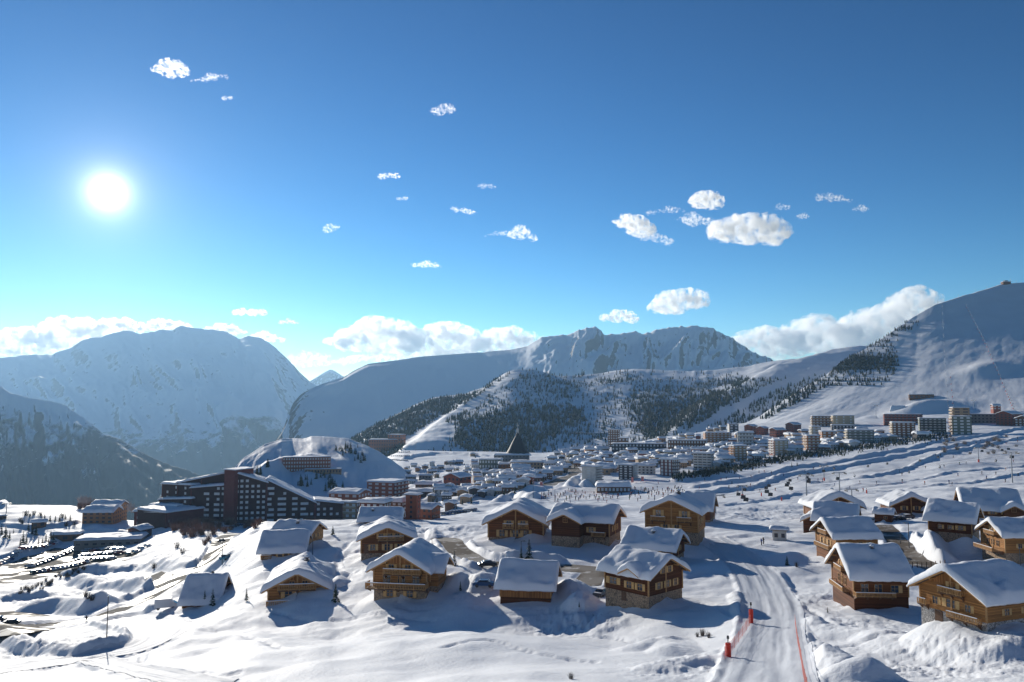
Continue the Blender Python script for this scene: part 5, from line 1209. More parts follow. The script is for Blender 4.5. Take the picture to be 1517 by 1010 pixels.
# ------------------------------------------------------------------ the large dark hotel
def dscale(y): return y * (1 + 0.4 * (1 - float(sstep(230, 720, y))))
hroot = at(340, 768, dscale(440)); hroot.z = ground(hroot.x, hroot.y)
hot = thing('hotel', 'huge dark brown stepped hotel with sloping snow roofs and rows of pale windows', 'hotel', hroot)
def wing(px0, px1, Y0, Y1, top0, top1, m_, cols, rows, depth=15, fh=None, th=.9, foot=775, skip=(), ww=1.5, hh=1.35, sidewin=False):
    Y0, Y1, depth, fh, ww, hh = dscale(Y0 * .95), dscale(Y1 * .95), depth * 1.2, (fh or 2.85) * 1.24, ww * 1.24, hh * 1.24
    a0, b0 = ray(px0, top0); a1, b1 = ray(px1, top1)
    P0 = Vector((a0 * Y0, Y0, b0 * Y0)) - hroot; P1 = Vector((a1 * Y1, Y1, b1 * Y1)) - hroot
    d = Vector((P1.x - P0.x, P1.y - P0.y, 0)); ln = d.length; d.normalize(); nrm_ = Vector((-d.y, d.x, 0))
    w_ = link('wing', None, hot, (P0.x, P0.y, 0), math.atan2(d.y, d.x)); w_.empty_display_size = 1
    z0, z1 = P0.z - th, P1.z - th; zb = -12
    vs = [(0,0,zb),(ln,0,zb),(ln,depth,zb),(0,depth,zb),(0,0,z0),(ln,0,z1),(ln,depth,z1),(0,depth,z0)]
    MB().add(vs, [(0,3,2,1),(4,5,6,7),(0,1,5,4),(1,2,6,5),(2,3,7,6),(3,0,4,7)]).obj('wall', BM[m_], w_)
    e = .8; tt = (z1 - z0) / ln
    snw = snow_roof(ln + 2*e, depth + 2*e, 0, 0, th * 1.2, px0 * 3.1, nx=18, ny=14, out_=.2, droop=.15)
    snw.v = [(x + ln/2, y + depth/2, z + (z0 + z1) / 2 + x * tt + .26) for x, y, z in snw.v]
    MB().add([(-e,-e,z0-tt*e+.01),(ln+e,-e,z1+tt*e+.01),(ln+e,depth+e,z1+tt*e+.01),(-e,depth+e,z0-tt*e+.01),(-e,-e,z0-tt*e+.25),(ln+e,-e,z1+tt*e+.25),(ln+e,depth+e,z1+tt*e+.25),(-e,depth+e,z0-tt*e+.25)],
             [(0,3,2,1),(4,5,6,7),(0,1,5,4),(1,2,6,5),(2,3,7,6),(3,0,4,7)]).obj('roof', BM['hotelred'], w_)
    snw.obj('roof_snow', ROOF_SNOW, w_)
    fh = fh or 2.85
    for u in cols:
        for k in range(rows):
            zt = z0 + (z1 - z0) * u - 2.4 - k * fh
            # floors are level: measure down from the high end
            zt = max(z0, z1) - 2.9 - k * fh
            if zt + hh > z0 + (z1 - z0) * u - .8 or zt < ground(hroot.x + P0.x + d.x * u * ln, hroot.y + P0.y + d.y * u * ln - .5) - hroot.z + .8 or random.random() < .12: continue
            link('window', WIN_L, w_, (u * ln, 0, zt), 0, (ww, 1, hh))
    # pale rows of drain pipes and bands that break up the cladding
    for u in np.linspace(0.02, .98, max(2, int(ln / 11))):
        MB().box((u*ln - .2, -.25, zb), (u*ln + .2, -.003, z0 + (z1 - z0) * u - .6)).obj('pilaster', BM['hotelred'], w_)
    return w_
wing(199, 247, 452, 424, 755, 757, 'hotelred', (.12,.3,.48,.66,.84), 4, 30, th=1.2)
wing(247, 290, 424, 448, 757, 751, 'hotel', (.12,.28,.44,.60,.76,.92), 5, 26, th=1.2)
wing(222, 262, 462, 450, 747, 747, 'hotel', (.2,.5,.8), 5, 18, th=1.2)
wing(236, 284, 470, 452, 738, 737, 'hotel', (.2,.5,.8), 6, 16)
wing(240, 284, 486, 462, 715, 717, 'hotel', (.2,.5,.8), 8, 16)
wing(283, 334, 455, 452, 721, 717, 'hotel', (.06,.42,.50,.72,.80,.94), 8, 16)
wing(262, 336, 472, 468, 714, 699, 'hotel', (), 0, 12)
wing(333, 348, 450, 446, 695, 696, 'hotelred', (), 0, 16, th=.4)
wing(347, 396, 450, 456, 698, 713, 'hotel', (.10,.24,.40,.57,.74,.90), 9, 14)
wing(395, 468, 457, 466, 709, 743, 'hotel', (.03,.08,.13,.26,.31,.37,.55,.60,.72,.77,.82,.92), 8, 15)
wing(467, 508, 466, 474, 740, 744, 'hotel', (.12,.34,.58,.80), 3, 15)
BLOCKS.append((198, 695, 508, 780))

# ------------------------------------------------------------------ the crowd of small houses
HW = ['white', 'cream', 'beige', 'brown', 'red', 'grey', 'dark', 'orange']
protos = []
for k in range(8):
    Wd, D, Hh, th_ = [(13,10,5,1.9),(15,10,6,2.1),(12,11,7.5,1.8),(17,10,5,2.3),(11,9,4.5,1.9),(14,11,8,2.0),(20,11,6,2.2),(12,10,6,1.6)][k]
    tan = math.tan(R(10 if k % 2 else 16))
    b_ = gable_body(Wd, D, -4, Hh, tan, None)
    wm = [b_.mesh('wall', BM[c]) for c in HW]
    sm_ = snow_roof(Wd + 2.2, D + 2.2, Hh + tan * D/2 + .1, tan, th_, k * 5 + 2, nx=16, ny=14, out_=.3).mesh('roof_snow', ROOF_SNOW)
    protos.append((Wd, D, Hh, wm, sm_))
def inside(poly, x, y): return bool(in_poly(np.array([float(x)]), np.array([float(y)]), poly)[0])
VILLAGE = [(838,672),(848,662),(905,664),(1000,652),(1062,634),(1112,640),(1184,644),(1250,640),(1300,646),(1345,644),(1400,637),(1440,632),(1440,636),(1400,645),(1350,652),(1300,658),(1240,667),(1180,672),(1120,682),(1085,688),(1050,694),(1000,694),(960,700),(905,704),(885,706),(852,690)]
HOUSE_PTS = []
rv = random.Random(5)
ys_ = 638
while ys_ < 706:
    xs_ = 700 + rv.random() * 12
    while xs_ < 1445:
        x, y = xs_ + rv.uniform(-3, 3), ys_ + rv.uniform(-2, 2)
        if inside(VILLAGE, x, y) and not any(a - 4 < x < c + 4 and y > b + (d - b) * .45 and y < d + 5 for a, b, c, d in BLOCKS): HOUSE_PTS.append((x, y))
        xs_ += 10.6
    ys_ += 3.9
for k in range(34):
    x, y = [(700,684),(722,690),(690,700),(720,703),(742,706),(670,688),(652,694),(800,690),(818,684),(826,674),(812,668),(800,664),(838,662),(700,676),(735,700),(690,712),(712,718),(742,726),(650,731),(662,738),(680,730),(702,735),(588,700),(602,696),(598,716),(640,690),(840,676),(832,690),(815,700),(668,752),(640,742),(622,760),(690,745),(720,712)][k]
    HOUSE_PTS.append((x, y))
BASIN = [(596,692),(640,686),(700,682),(800,686),(838,670),(842,698),(806,712),(742,734),(640,742),(600,738)]
basin_pts = HOUSE_PTS[-34:]
while len(basin_pts) < 104:
    x, y = rv.uniform(596, 842), rv.uniform(670, 742)
    if inside(BASIN, x, y) and not any(a - 3 < x < c + 3 and b < y < d + 3 for a, b, c, d in BLOCKS) and all(abs(x - q[0]) > 8 or abs(y - q[1]) > 3.2 for q in basin_pts): basin_pts.append((x, y))
town = HOUSE_PTS[:-34]; rv.shuffle(town); HOUSE_PTS = basin_pts + town[:296 - len(basin_pts)]; REST = town[296 - len(basin_pts):]
used = {}
for i, (x, y) in enumerate(HOUSE_PTS):
    g = hit(x, y); k = rv.randrange(8); c = rv.choices(range(8), [5, 4, 4, 6, 2, 4, 2, 2])[0]
    Wd, D, Hh, wm, sm_ = protos[k]; s = rv.uniform(.52, .86)
    if y > 715 or x < 730: s *= .8
    key, kx, ky = min(LANDMARKS, key=lambda q: (q[1] - x) ** 2 + 4 * (q[2] - y) ** 2)
    where = 'behind' if y < ky - 6 else 'in front of' if y > ky + 6 else 'left of' if x < kx else 'right of'
    base_ = (HW[c], where, key); used[base_] = used.get(base_, 0) + 1
    o_ = ['', 'second ', 'third ', 'fourth ', 'fifth ', 'sixth ', 'seventh ', 'eighth ', 'ninth ', 'tenth ', 'eleventh ', 'twelfth ', 'thirteenth ', 'fourteenth '][min(used[base_] - 1, 13)]
    lab = f'{o_}snow capped {HW[c]} walled house {where} the {key}'
    r_ = thing('village_house', lab, 'house', g, R(rv.choice([-14, -6, 4, 12, 78, 96])), 'snow capped houses packed through the resort'); r_.scale = (s, s, s)
    link('wall', wm[c], r_); link('roof_snow', sm_, r_)
    nb = 4
    for fl in range(max(1, int(Hh // 2.8))):
        for q in range(nb):
            for fc in ('f', 'g'):
                ln = Wd if fc == 'f' else D; p, a = face_xf(fc, Wd, D, (q - 1.5) * ln / nb, .9 + fl * 2.8, 0)
                link('window', WIN_D if c in (0, 1, 2, 5) else WIN_L, r_, p, a, (1.5, 1, 1.3))

# the rest of the roofs of the crowd, past the three hundred largest: one mass
rest = MB()
for x, y in REST + [(rv.uniform(1180, 1440), rv.uniform(636, 660)) for _ in range(60)]:
    if not inside(VILLAGE, x, y) or any(a - 3 < x < c + 3 and y > b + (d - b) * .5 and y < d + 4 for a, b, c, d in BLOCKS): continue
    g = hit(x, y); a_ = R(rv.choice([-14, -6, 4, 12, 78, 96])); c_, s_ = math.cos(a_), math.sin(a_)
    w, d, h = rv.uniform(4, 6.5), rv.uniform(3.4, 4.6), rv.uniform(3.2, 6); mi = rv.randrange(4); k0 = len(rest.v)
    rest.box((-w, -d, -3), (w, d, h), mi); rest.box((-w * .6, -d - .06, h * .35), (-w * .2, -d + .02, h * .7), 5); rest.box((w * .2, -d - .06, h * .35), (w * .6, -d + .02, h * .7), 5)
    e = .8; t1, t2 = h + .5, h + 1.7
    rest.add([(-w-e,-d-e,h+.01),(w+e,-d-e,h+.01),(w+e,d+e,h+.01),(-w-e,d+e,h+.01),(-w-e,-d-e,t1),(w+e,-d-e,t1),(w+e,d+e,t1),(-w-e,d+e,t1),(-w+.6,-d+.6,t2),(w-.6,-d+.6,t2),(w-.6,d-.6,t2),(-w+.6,d-.6,t2)],
             [(0,3,2,1),(0,1,5,4),(1,2,6,5),(2,3,7,6),(3,0,4,7),(4,5,9,8),(5,6,10,9),(6,7,11,10),(7,4,8,11),(8,9,10,11)], 4, True)
    rest.v[k0:] = [(g.x + px_ * c_ - py_ * s_, g.y + px_ * s_ + py_ * c_, g.z + pz_) for px_, py_, pz_ in rest.v[k0:]]
ro = rest.obj('distant_houses', [BM['cream'], BM['brown'], BM['beige'], BM['grey'], ROOF_SNOW, PANE_D]); ro['kind'] = 'stuff'; ro['label'] = 'small far houses filling the gaps of the resort under snow caps'
# ------------------------------------------------------------------ trees and shrubs
def leaf_mat(name, a, b_, sc=2.0):
    mt, t, b = mat(name); n = t.nodes.new; l = t.links.new
    b.inputs['Roughness'].default_value = .8; b.inputs['Specular IOR Level'].default_value = .15
    tc = n('ShaderNodeTexCoord'); no = n('ShaderNodeTexNoise'); no.inputs['Scale'].default_value = sc; no.inputs['Detail'].default_value = 3
    l(tc.outputs['Object'], no.inputs['Vector']); r = n('ShaderNodeValToRGB'); e = r.color_ramp.elements
    e[0].position = .35; e[1].position = .65; e[0].color = (*a, 1); e[1].color = (*b_, 1); l(no.outputs[0], r.inputs[0]); l(r.outputs[0], b.inputs['Base Color'])
    return mt
NEEDLE = leaf_mat('needles', (.022, .042, .026), (.05, .078, .045))
FARNEEDLE = leaf_mat('far_needles', (.020, .034, .026), (.038, .055, .040), .02)
BARK = simple('bark', (.09, .065, .05), .9, .3, 8)
TWIG = simple('bare_twigs', (.27, .145, .105), .9, .3, 2); TWIG_P = simple('pale_twigs', (.30, .25, .21), .9, .3, 2); TWIG_D = simple('dark_twigs', (.07, .055, .05), .9, .3, 2)
def conifer_meshes(seed, h=1.0, levels=15, per=10, wid=.20):
    r = random.Random(seed); mb = MB(); sn = MB()
    for k in range(levels):
        t = k / (levels - 1); z = h * (.10 + .87 * t); rad = h * wid * (1 - t) ** .85 * r.uniform(.75, 1.15) + .012 * h
        for i in range(per):
            a = 2 * math.pi * (i + r.random() * .9) / per + k; ln = rad * r.uniform(.6, 1.25); dz = -ln * r.uniform(.15, .5)
            c, s = math.cos(a), math.sin(a); w = ln * r.uniform(.18, .32)
            p0 = (0, 0, z + .02 * h); tip = (c*ln, s*ln, z + dz); zz = z + dz * .35
            m1 = (c*ln*.6 - s*w, s*ln*.6 + c*w, zz - .012*h); m2 = (c*ln*.6 + s*w, s*ln*.6 - c*w, zz - .012*h); md = (c*ln*.6, s*ln*.6, zz + .012*h)
            mb.add([p0, m1, tip, m2, md], [(0, 1, 4), (1, 2, 4), (4, 2, 3), (0, 4, 3)])
            if r.random() < .16: sn.add([(x*1.01, y*1.01, q + .008*h) for x, y, q in (md, m1, tip, m2)], [(0, 1, 2), (0, 2, 3)])
    return mb.mesh('crown', NEEDLE), MB().tube((0, 0, -.25*h), (0, 0, .9*h), .022*h, .004*h, 6).mesh('trunk', BARK), sn.mesh('crown_snow', ROOF_SNOW)
CON = [conifer_meshes(k, wid=[.20, .17, .24][k]) for k in range(3)]
def conifer(pt, h, label, k=0, group=None, snow=True, name='fir_tree'):
    r_ = thing(name, label, 'tree', pt, random.uniform(0, 6), group); r_.scale = (h, h, h)
    c = link('crown', CON[k][0], r_); link('trunk', CON[k][1], r_)
    if snow: link('crown_snow', CON[k][2], c)
    return r_
def px_h(pt, n): return n / F * pt.y
NEAR = [((784,834), 32, 'taller of the two firs behind the low barn like chalet', 0), ((772,834), 22, 'shorter fir next to the pole behind the low barn like chalet', 1), ((497,892), 27, 'dense dark fir at the right corner of the two balcony chalet', 2),
 ((303,897), 23, 'left fir of the pair before the huge plain snow roof', 1), ((315,898), 26, 'right fir of the pair before the huge plain snow roof', 0), ((673,838), 24, 'lone fir beside the curving lane', 0), ((682,876), 15, 'small sapling in the snow below the lane', 1),
 ((365,890), 20, 'snowy fir squeezed between huge plain snow roof and two balcony chalet', 1), ((1302,903), 20, 'young fir before the wraparound terrace', 1), ((1226,908), 9, 'tiny sapling on the slope left of the terrace', 1), ((1166,838), 15, 'bushy young fir at the piste edge', 2),
 ((493,792), 14, 'small fir beside the pale walled chalet', 2), ((858,900), 9, 'tiny sapling beside the rubble slope', 1)]
for (p, n, lab, k) in NEAR: g = hit(*p); conifer(g, px_h(g, n), lab, k)
LEFT = [(2,792,16),(8,796,18),(14,798,13),(20,790,7),(34,806,20),(39,806,16),(30,808,12),(42,787,14),(48,792,16),(53,793,15),(57,806,11),(63,805,9),(68,802,13),(75,800,14),(79,802,12),(72,804,9),(62,773,12),(66,770,10),(74,772,11),(82,771,9),(97,770,10),(104,772,11),(88,773,9)]
for x, y, n in LEFT: g = hit(x, y); conifer(g, px_h(g, n), 'dark fir among the scattered trees on the bright field above the car park', random.randrange(3), 'firs on the bright field', False)
for x, y, n in [(754,712,7),(757,713,9),(761,713,8),(770,712,7),(684,722,6),(690,722,6),(716,722,6),(722,722,6),(807,706,6),(733,704,6),(727,700,5),(1173,692,6),(1181,690,5)]: g = hit(x, y); conifer(g, px_h(g, n + 1), 'small dark fir standing between the snowbound houses of the basin', random.randrange(3), 'firs in the resort basin', False)
# knoll firs
rk = random.Random(8)
for (cxk, cyk, sx, sy, n), wk in zip([(384,702,5,5,7),(449,714,9,7,11),(491,722,11,7,16),(510,668,13,6,22),(397,692,3,2,2),(478,708,8,5,5),(533,680,8,6,8)], ['above the red stair shaft of the dark hotel','below the brick hotel','left of the three white blocks','in the large clump near the knoll top','left of the brick hotel','at the end of the brown terrace','on the right shoulder']):
    for ik in range(n):
        x, y = rk.gauss(cxk, sx * .6), rk.gauss(cyk, sy * .6); p, t = hill_hit(H6, x, y)
        conifer(p, rk.uniform(4, 8), f'dark fir on the snowy knoll, {wk}', rk.randrange(3), 'firs on the knoll', False)

# far forest: thousands of small firs; the nearest are separate, the rest one mass
Z1 = [(668,622),(700,612),(735,618),(760,605),(800,604),(868,603),(860,625),(830,640),(805,655),(790,668),(690,672),(672,650)]
Z2 = [(946,603),(965,588),(1000,592),(1040,585),(1100,578),(1065,610),(1022,640),(1005,660),(950,657)]
Z3 = [(516,654),(572,620),(614,598),(641,586),(700,581),(748,559),(705,592),(655,618),(612,643),(600,656),(530,668)]
Z4 = [(1062,622),(1130,575),(1180,548),(1240,545),(1215,565),(1160,596),(1110,622),(1060,640)]
def poly_mask(X, Y, P): return in_poly(X, Y, P).astype(float)
rs = np.random.RandomState(4)
nC = 85000
cpx = rs.uniform(500, 1270, nC); ct = rs.uniform(0.02, .97, nC)
_PX, _T, _X4, _Y4, _Z4 = H4
nt4 = _T.shape[0] - 12
jj = ct * (nt4 - 1); ii = (cpx - _PX[0, 0]) / (_PX[0, -1] - _PX[0, 0]) * (_PX.shape[1] - 1)
j0 = np.minimum(jj.astype(int), nt4 - 2); i0 = np.minimum(ii.astype(int), _PX.shape[1] - 2); fa = ii - i0; fb = jj - j0
def bil(A): return (A[j0, i0] * (1 - fa) + A[j0, i0 + 1] * fa) * (1 - fb) + (A[j0 + 1, i0] * (1 - fa) + A[j0 + 1, i0 + 1] * fa) * fb
tx, ty, tz = bil(_X4), bil(_Y4), bil(_Z4)
dd = ty * CP + tz * SP; qx = CX + F * tx / dd; qy = CY - F * (-ty * SP + tz * CP) / dd
nzf = fbm(qx / 26, qy / 9, 201, 4); band = fbm(qx / 60, qy / 3.2, 203, 2)
dens = 0.07 + 0.22 * sstep(-.05, .35, nzf) + 0.10 * sstep(.05, .4, band)
dens = dens * sstep(545, 566, qy + 6 * fbm(qx / 20, qy / 20, 207, 2))
nz2 = fbm(qx / 11, qy / 6, 209, 3); soft = 10 * fbm(qx / 14, qy / 9, 205, 3)
for Zp, a in ((Z1, .78), (Z2, .78), (Z3, .72), (Z4, .26)): dens = np.maximum(dens, a * (.55 + .45 * sstep(-.3, .15, nz2)) * poly_mask(qx + 1.6 * soft, qy + soft, Zp))
# pistes and clear ribs
def near_line(P, w):
    d = np.full(qx.shape, 1e9)
    for (ax, ay), (bx, by) in zip(P[:-1], P[1:]):
        ux, uy = bx - ax, by - ay; t = np.clip(((qx - ax) * ux + (qy - ay) * uy) / (ux * ux + uy * uy), 0, 1)
        d = np.minimum(d, np.hypot(qx - ax - t * ux, qy - ay - t * uy))
    return d < w
dens[near_line([(600,657),(640,630),(690,604),(748,566),(762,556)], 4.5)] = 0
dens[near_line([(615,660),(640,650),(660,640)], 14)] = 0
dens[near_line([(1018,646),(1065,618),(1140,578),(1200,552)], 6)] = 0
dens[near_line([(868,580),(925,574)], 6)] *= .15
dens[(qx > 1100) & (qy < 556)] = 0
dens[(qx > 930) & (qy < 562)] *= .3
keep = rs.rand(nC) < dens * 0.62
tx, ty, tz, qx, qy = tx[keep], ty[keep], tz[keep], qx[keep], qy[keep]
th_ = rs.uniform(5, 12, len(tx)) * rs.uniform(.8, 1.15, len(tx))
pts = list(zip(tx, ty, tz, th_))
# right hill: terraces of firs along its left edge
H5b = []
ZA = [(1122,622),(1160,594),(1205,568),(1226,572),(1196,590),(1160,608),(1135,622)]
for _ in range(900):
    x, y = rs.uniform(1120, 1228), rs.uniform(566, 622)
    if inside(ZA, x, y): p, t = hill_hit(H5, x, y); H5b.append((p.x, p.y, p.z, rs.uniform(5, 11)))
edge = [(465,1357),(483,1333),(499,1310),(517,1282),(529,1259),(555,1224),(572,1195)]
for y in np.arange(478, 572, 1.0):
    xl = np.interp(y, [e[0] for e in edge], [e[1] for e in edge]); xr = min(1326 + 6 * math.sin(y), xl + 110) if y > 490 else xl + 26
    row = float(vnoise(y / 3.4, 0, 211))
    core = math.exp(-((y - 537) / 11) ** 2)
    for _ in range(int((xr - xl) * (.06 + .42 * (row > .52) + .6 * core))):
        x = rs.uniform(xl, xr)
        if x > 1290 and rs.rand() < .4: continue
        p, t = hill_hit(H5, x, y + rs.uniform(-.4, .4)); H5b.append((p.x, p.y, p.z, rs.uniform(4, 8)))
pts += H5b
def tree_mass(name, pts, seed):
    r = np.random.RandomState(seed); V = []; Fc = []
    for x, y, z, h in pts:
        b0 = len(V); a0 = r.rand() * 6; n = 5
        for zz, rr in ((.0, .20), (.32, .145)):
            for i in range(n):
                a = a0 + 2 * math.pi * i / n + zz; q = rr * h * (.75 + .5 * r.rand()); V.append((x + q * math.cos(a), y + q * math.sin(a), z + h * (zz + .06 * r.rand())))
        V.append((x, y, z + .62 * h)); V.append((x, y, z + h))
        for i in range(n): Fc.append((b0 + i, b0 + (i + 1) % n, b0 + 10)); Fc.append((b0 + 5 + i, b0 + 5 + (i + 1) % n, b0 + 11))
    me = bpy.data.meshes.new(name); me.from_pydata(V, [], Fc); me.update(); me.materials.append(FARNEEDLE)
    o = bpy.data.objects.new(name, me); COL.objects.link(o); o['kind'] = 'stuff'; o['label'] = 'dark conifer forest on the hill'; return o
pts.sort(key=lambda p: -p[3] / p[1])
own = [p for p in pts if p[1] < 2300][:170]
s_own = set(own)
tree_mass('conifer_forest', [p for p in pts if p not in s_own], 3)
for x, y, z, h in own: conifer((x, y, z), h, 'one of the taller firs in the dark forest on the hill behind the resort', 1 if h > 12 else 0, 'taller firs of the hill forest', False)

def bush_mesh(seed, n=70, mat_=TWIG, up=.9, spread=.55):
    r = random.Random(seed); mb = MB()
    for _ in range(n):
        a = r.random() * 6.28; e = r.uniform(.25, 1.0); b0 = Vector((r.gauss(0, .12), r.gauss(0, .12), 0))
        d = Vector((math.cos(a) * spread * e, math.sin(a) * spread * e, up * r.uniform(.4, 1.0))); mid = b0 + d * .55 + Vector((r.gauss(0, .05), r.gauss(0, .05), .05)); tip = b0 + d + Vector((r.gauss(0, .08), r.gauss(0, .08), 0))
        w = Vector((-math.sin(a), math.cos(a), 0)) * .016
        mb.add([b0 - w, b0 + w, mid + w * .7, mid - w * .7, tip], [(0, 1, 2, 3), (3, 2, 4)])
        for q in range(2):
            t2 = mid + Vector((r.gauss(0, .16), r.gauss(0, .16), r.uniform(.05, .28))); mb.add([mid - w * .5, mid + w * .5, t2], [(0, 1, 2)])
    return mb.mesh('twigs', mat_)
BUSH = {k: [bush_mesh(s, 110 if k == 'r' else 60, m_) for s in range(3)] for k, m_ in (('r', TWIG), ('p', TWIG_P), ('d', TWIG_D))}
def bush(x, y, n, kind, label, group=None, w=1.0):
    g = hit(x, y); o = link('bare_bush', BUSH[kind][random.randrange(3)], None, g, random.uniform(0, 6)); h = px_h(g, n); o.scale = (h * w, h * w, h)
    return tag(o, label, 'bush', group)
rb = random.Random(3)
for _ in range(46): bush(rb.gauss(296, 24), rb.gauss(784, 7), rb.uniform(8, 16), 'r', 'reddish bare bush in the thicket below the dark hotel', 'reddish thicket by the hotel', 1.2)
for _ in range(14): bush(rb.gauss(372, 9), rb.gauss(776, 4), rb.uniform(8, 14), 'r', 'reddish bare bush on the bank right of the hotel forecourt', 'bushes by the hotel forecourt', 1.2)
for _ in range(16): bush(rb.uniform(118, 152), rb.uniform(748, 756), rb.uniform(12, 19), 'r', 'tall reddish bare tree on the plateau rim left of the orange chalet hotel', 'bare trees on the rim', 1.0)
for _ in range(7): bush(rb.uniform(184, 204), rb.uniform(752, 760), rb.uniform(10, 15), 'r', 'bare tree on the rim between orange hotel and dark hotel', 'bare trees behind the hotel corner', 1.0)
for x, y in [(38,764),(44,766),(50,763),(60,765),(30,774),(33,777),(92,768),(98,780),(110,778)]: bush(x, y, rb.uniform(7, 12), 'd', 'leafless dark tree on the bright field at far left', 'leafless trees on the bright field')
for kb in range(40):
    t = (kb + rb.random() * .6) / 40; bush(30 + 95 * t + rb.gauss(0, 3), 879 - 34 * t + rb.gauss(0, 3), rb.uniform(5, 9), 'd', f'leafless dark shrub under the car park bank, {kb + 1} along from the left end', 'shrubs under the car park bank')
for x, y in [(130,888),(136,892),(127,884),(228,842),(270,820),(262,812)]: bush(x, y, 12, 'd', 'bare shrub poking out of the ploughed heaps near the junction', 'shrubs in the ploughed heaps')
for _ in range(24): bush(rb.gauss(1412, 12) if rb.random() < .5 else rb.gauss(1480, 16), rb.gauss(668, 6) if rb.random() < .5 else rb.gauss(655, 5), rb.uniform(5, 9), 'p', 'pale frosted shrub on the open piste below the right end of the resort', 'frosted shrubs on the piste', 1.4)
for x, y, n in [(1041,942,14),(1050,945,11),(1033,944,9),(846,1006,12),(1180,840,10),(1404,803,10)]: bush(x, y, n, 'd', 'thin dark twigs sticking out of the near snow', 'twigs in the near snow')
gl = [(996,708),(1050,701),(1095,694),(1140,684),(1190,676),(1240,669),(1300,660),(1350,653),(1405,646)]
shr = []
for _ in range(1500):
    k = rb.randrange(len(gl) - 1); t = rb.random(); x = gl[k][0] + (gl[k+1][0] - gl[k][0]) * t; y = gl[k][1] + (gl[k+1][1] - gl[k][1]) * t + rb.gauss(0, 2.6)
    g = hit(x, y); shr.append((g.x, g.y, g.z - .3, rb.uniform(2, 4.5)))
for x, y in HOUSE_PTS:
    for _ in range(3):
        g = hit(x + rb.uniform(-9, 9), y + rb.uniform(-2, 3)); shr.append((g.x, g.y, g.z - .3, rb.uniform(2, 5)))
o = tree_mass('shrubbery', shr, 9); o['label'] = 'dark shrubs along the stream gully below the resort'

# ------------------------------------------------------------------ cars
def car_meshes():
    b_ = MB()
    # side profile swept across the width, narrower at the roof
    prof = [(-2.1,.35),(-2.15,.75),(-1.95,.95),(-1.3,1.02),(-.85,1.42),(.75,1.46),(1.35,1.08),(2.0,.92),(2.15,.7),(2.12,.35)]
    def half(z): return .86 if z < 1.0 else .66
    vs = [(x, -half(z), z) for x, z in prof] + [(x, half(z), z) for x, z in prof]; n = len(prof)
    b_.add(vs, [tuple(range(n)), tuple(reversed(range(n, 2*n)))] + [(i, n + i, n + (i+1) % n, (i+1) % n) for i in range(n)])
    gl_ = MB()
    gl_.add([(-1.22,-.80,1.07),(-.84,-.675,1.37),(-.84,.675,1.37),(-1.22,.80,1.07)], [(0,3,2,1)]); gl_.v = [(x - .03, y, z + .03) for x, y, z in gl_.v]
    k = len(gl_.v); gl_.add([(1.30,-.80,1.12),(.80,-.66,1.43),(.80,.66,1.43),(1.30,.80,1.12)], [(0,1,2,3)]); gl_.v[k:] = [(x + .03, y, z + .03) for x, y, z in gl_.v[k:]]
    for s in (-1, 1): gl_.add([(-1.05, s*.83, 1.06), (1.1, s*.83, 1.08), (.7, s*.70, 1.38), (-.78, s*.70, 1.36)], [(0,1,2,3) if s < 0 else (3,2,1,0)])
    wh = MB().tube((0, -.12, 0), (0, .12, 0), .33, n=12)
    sn = MB().box((-.75, -.6, 1.462), (.65, .6, 1.56)).box((-1.95, -.7, .97), (-1.4, .7, 1.05))
    return b_, gl_.mesh('windows', GLASS), wh.mesh('wheel', METAL), sn.mesh('car_snow', ROOF_SNOW)
CB, CGL, CWH, CSN = car_meshes()
CCOL = dict(black=(.015,.015,.018), grey=(.12,.125,.13), silver=(.45,.46,.48), white=(.7,.7,.7), blue=(.03,.09,.22), red=(.32,.03,.025), teal=(.05,.22,.30))
CM = {k: CB.mesh('body', simple(k + '_paint', c, .36)) for k, c in CCOL.items()}
def car(pt, yaw, col, label, group=None, snow=False, s=1.0, name='parked_car'):
    r_ = thing(name, label, 'car', pt, yaw, group); r_.scale = (s, s, s)
    link('body', CM[col], r_); link('windows', CGL, r_)
    for x in (-1.32, 1.32):
        for y in (-.76, .76): link('wheel', CWH, r_, (x, y, .33))
    if snow: link('car_snow', CSN, r_)
    return r_
rc = random.Random(12); NUMS = ['first','second','third','fourth','fifth','sixth','seventh','eighth','ninth','tenth','eleventh','twelfth','thirteenth','fourteenth','fifteenth','sixteenth']
ROWS = [('far row', (-4,838), (80,806), 16, 20), ('second row', (44,841), (108,815), 13, 20), ('front row', (50,850), (128,834), 13, 20), ('short rear row on the right', (128,812), (166,809), 8, 15), ('second short row on the right', (128,818), (180,815), 10, 15),
        ('third short row on the right', (124,825), (176,821), 10, 15), ('nearest short row on the right', (120,831), (164,829), 8, 15), ('line at the right tip', (190,823), (218,811), 4, 10)]
for nm, a, b, n, dy in ROWS:
    nm = nm.replace(' on the right', ' at right')
    A = hit(*a); B = hit(*b); dirr = math.atan2(B.y - A.y, B.x - A.x)
    for i in range(n):
        t = (i + rc.uniform(-.15, .15)) / max(1, n - 1); x, y = A.x + (B.x - A.x) * t, A.y + (B.y - A.y) * t
        c = rc.choice(['black','grey','grey','silver','silver','white','white','blue','red']); 
        car((x, y, ground(x, y) + .1), dirr + R(62 + rc.uniform(-5, 5)), c, f'{c} car, {NUMS[i % 16]} from left, {nm} of the sunlit car park', 'cars in the sunlit car park', rc.random() < .12, 1.25)
def row2(a, b, n, yaw, lab, group):
    for i in range(n):
        t = i / (n - 1); g = hit(a[0] + (b[0] - a[0]) * t, a[1] + (b[1] - a[1]) * t); c = rc.choice(['black','grey','silver','blue','blue'])
        car(g + Vector((0, 0, .05)), R(yaw + rc.uniform(-5, 5)), c, f'{c} car, {NUMS[i]} from the left {lab}', group, True)
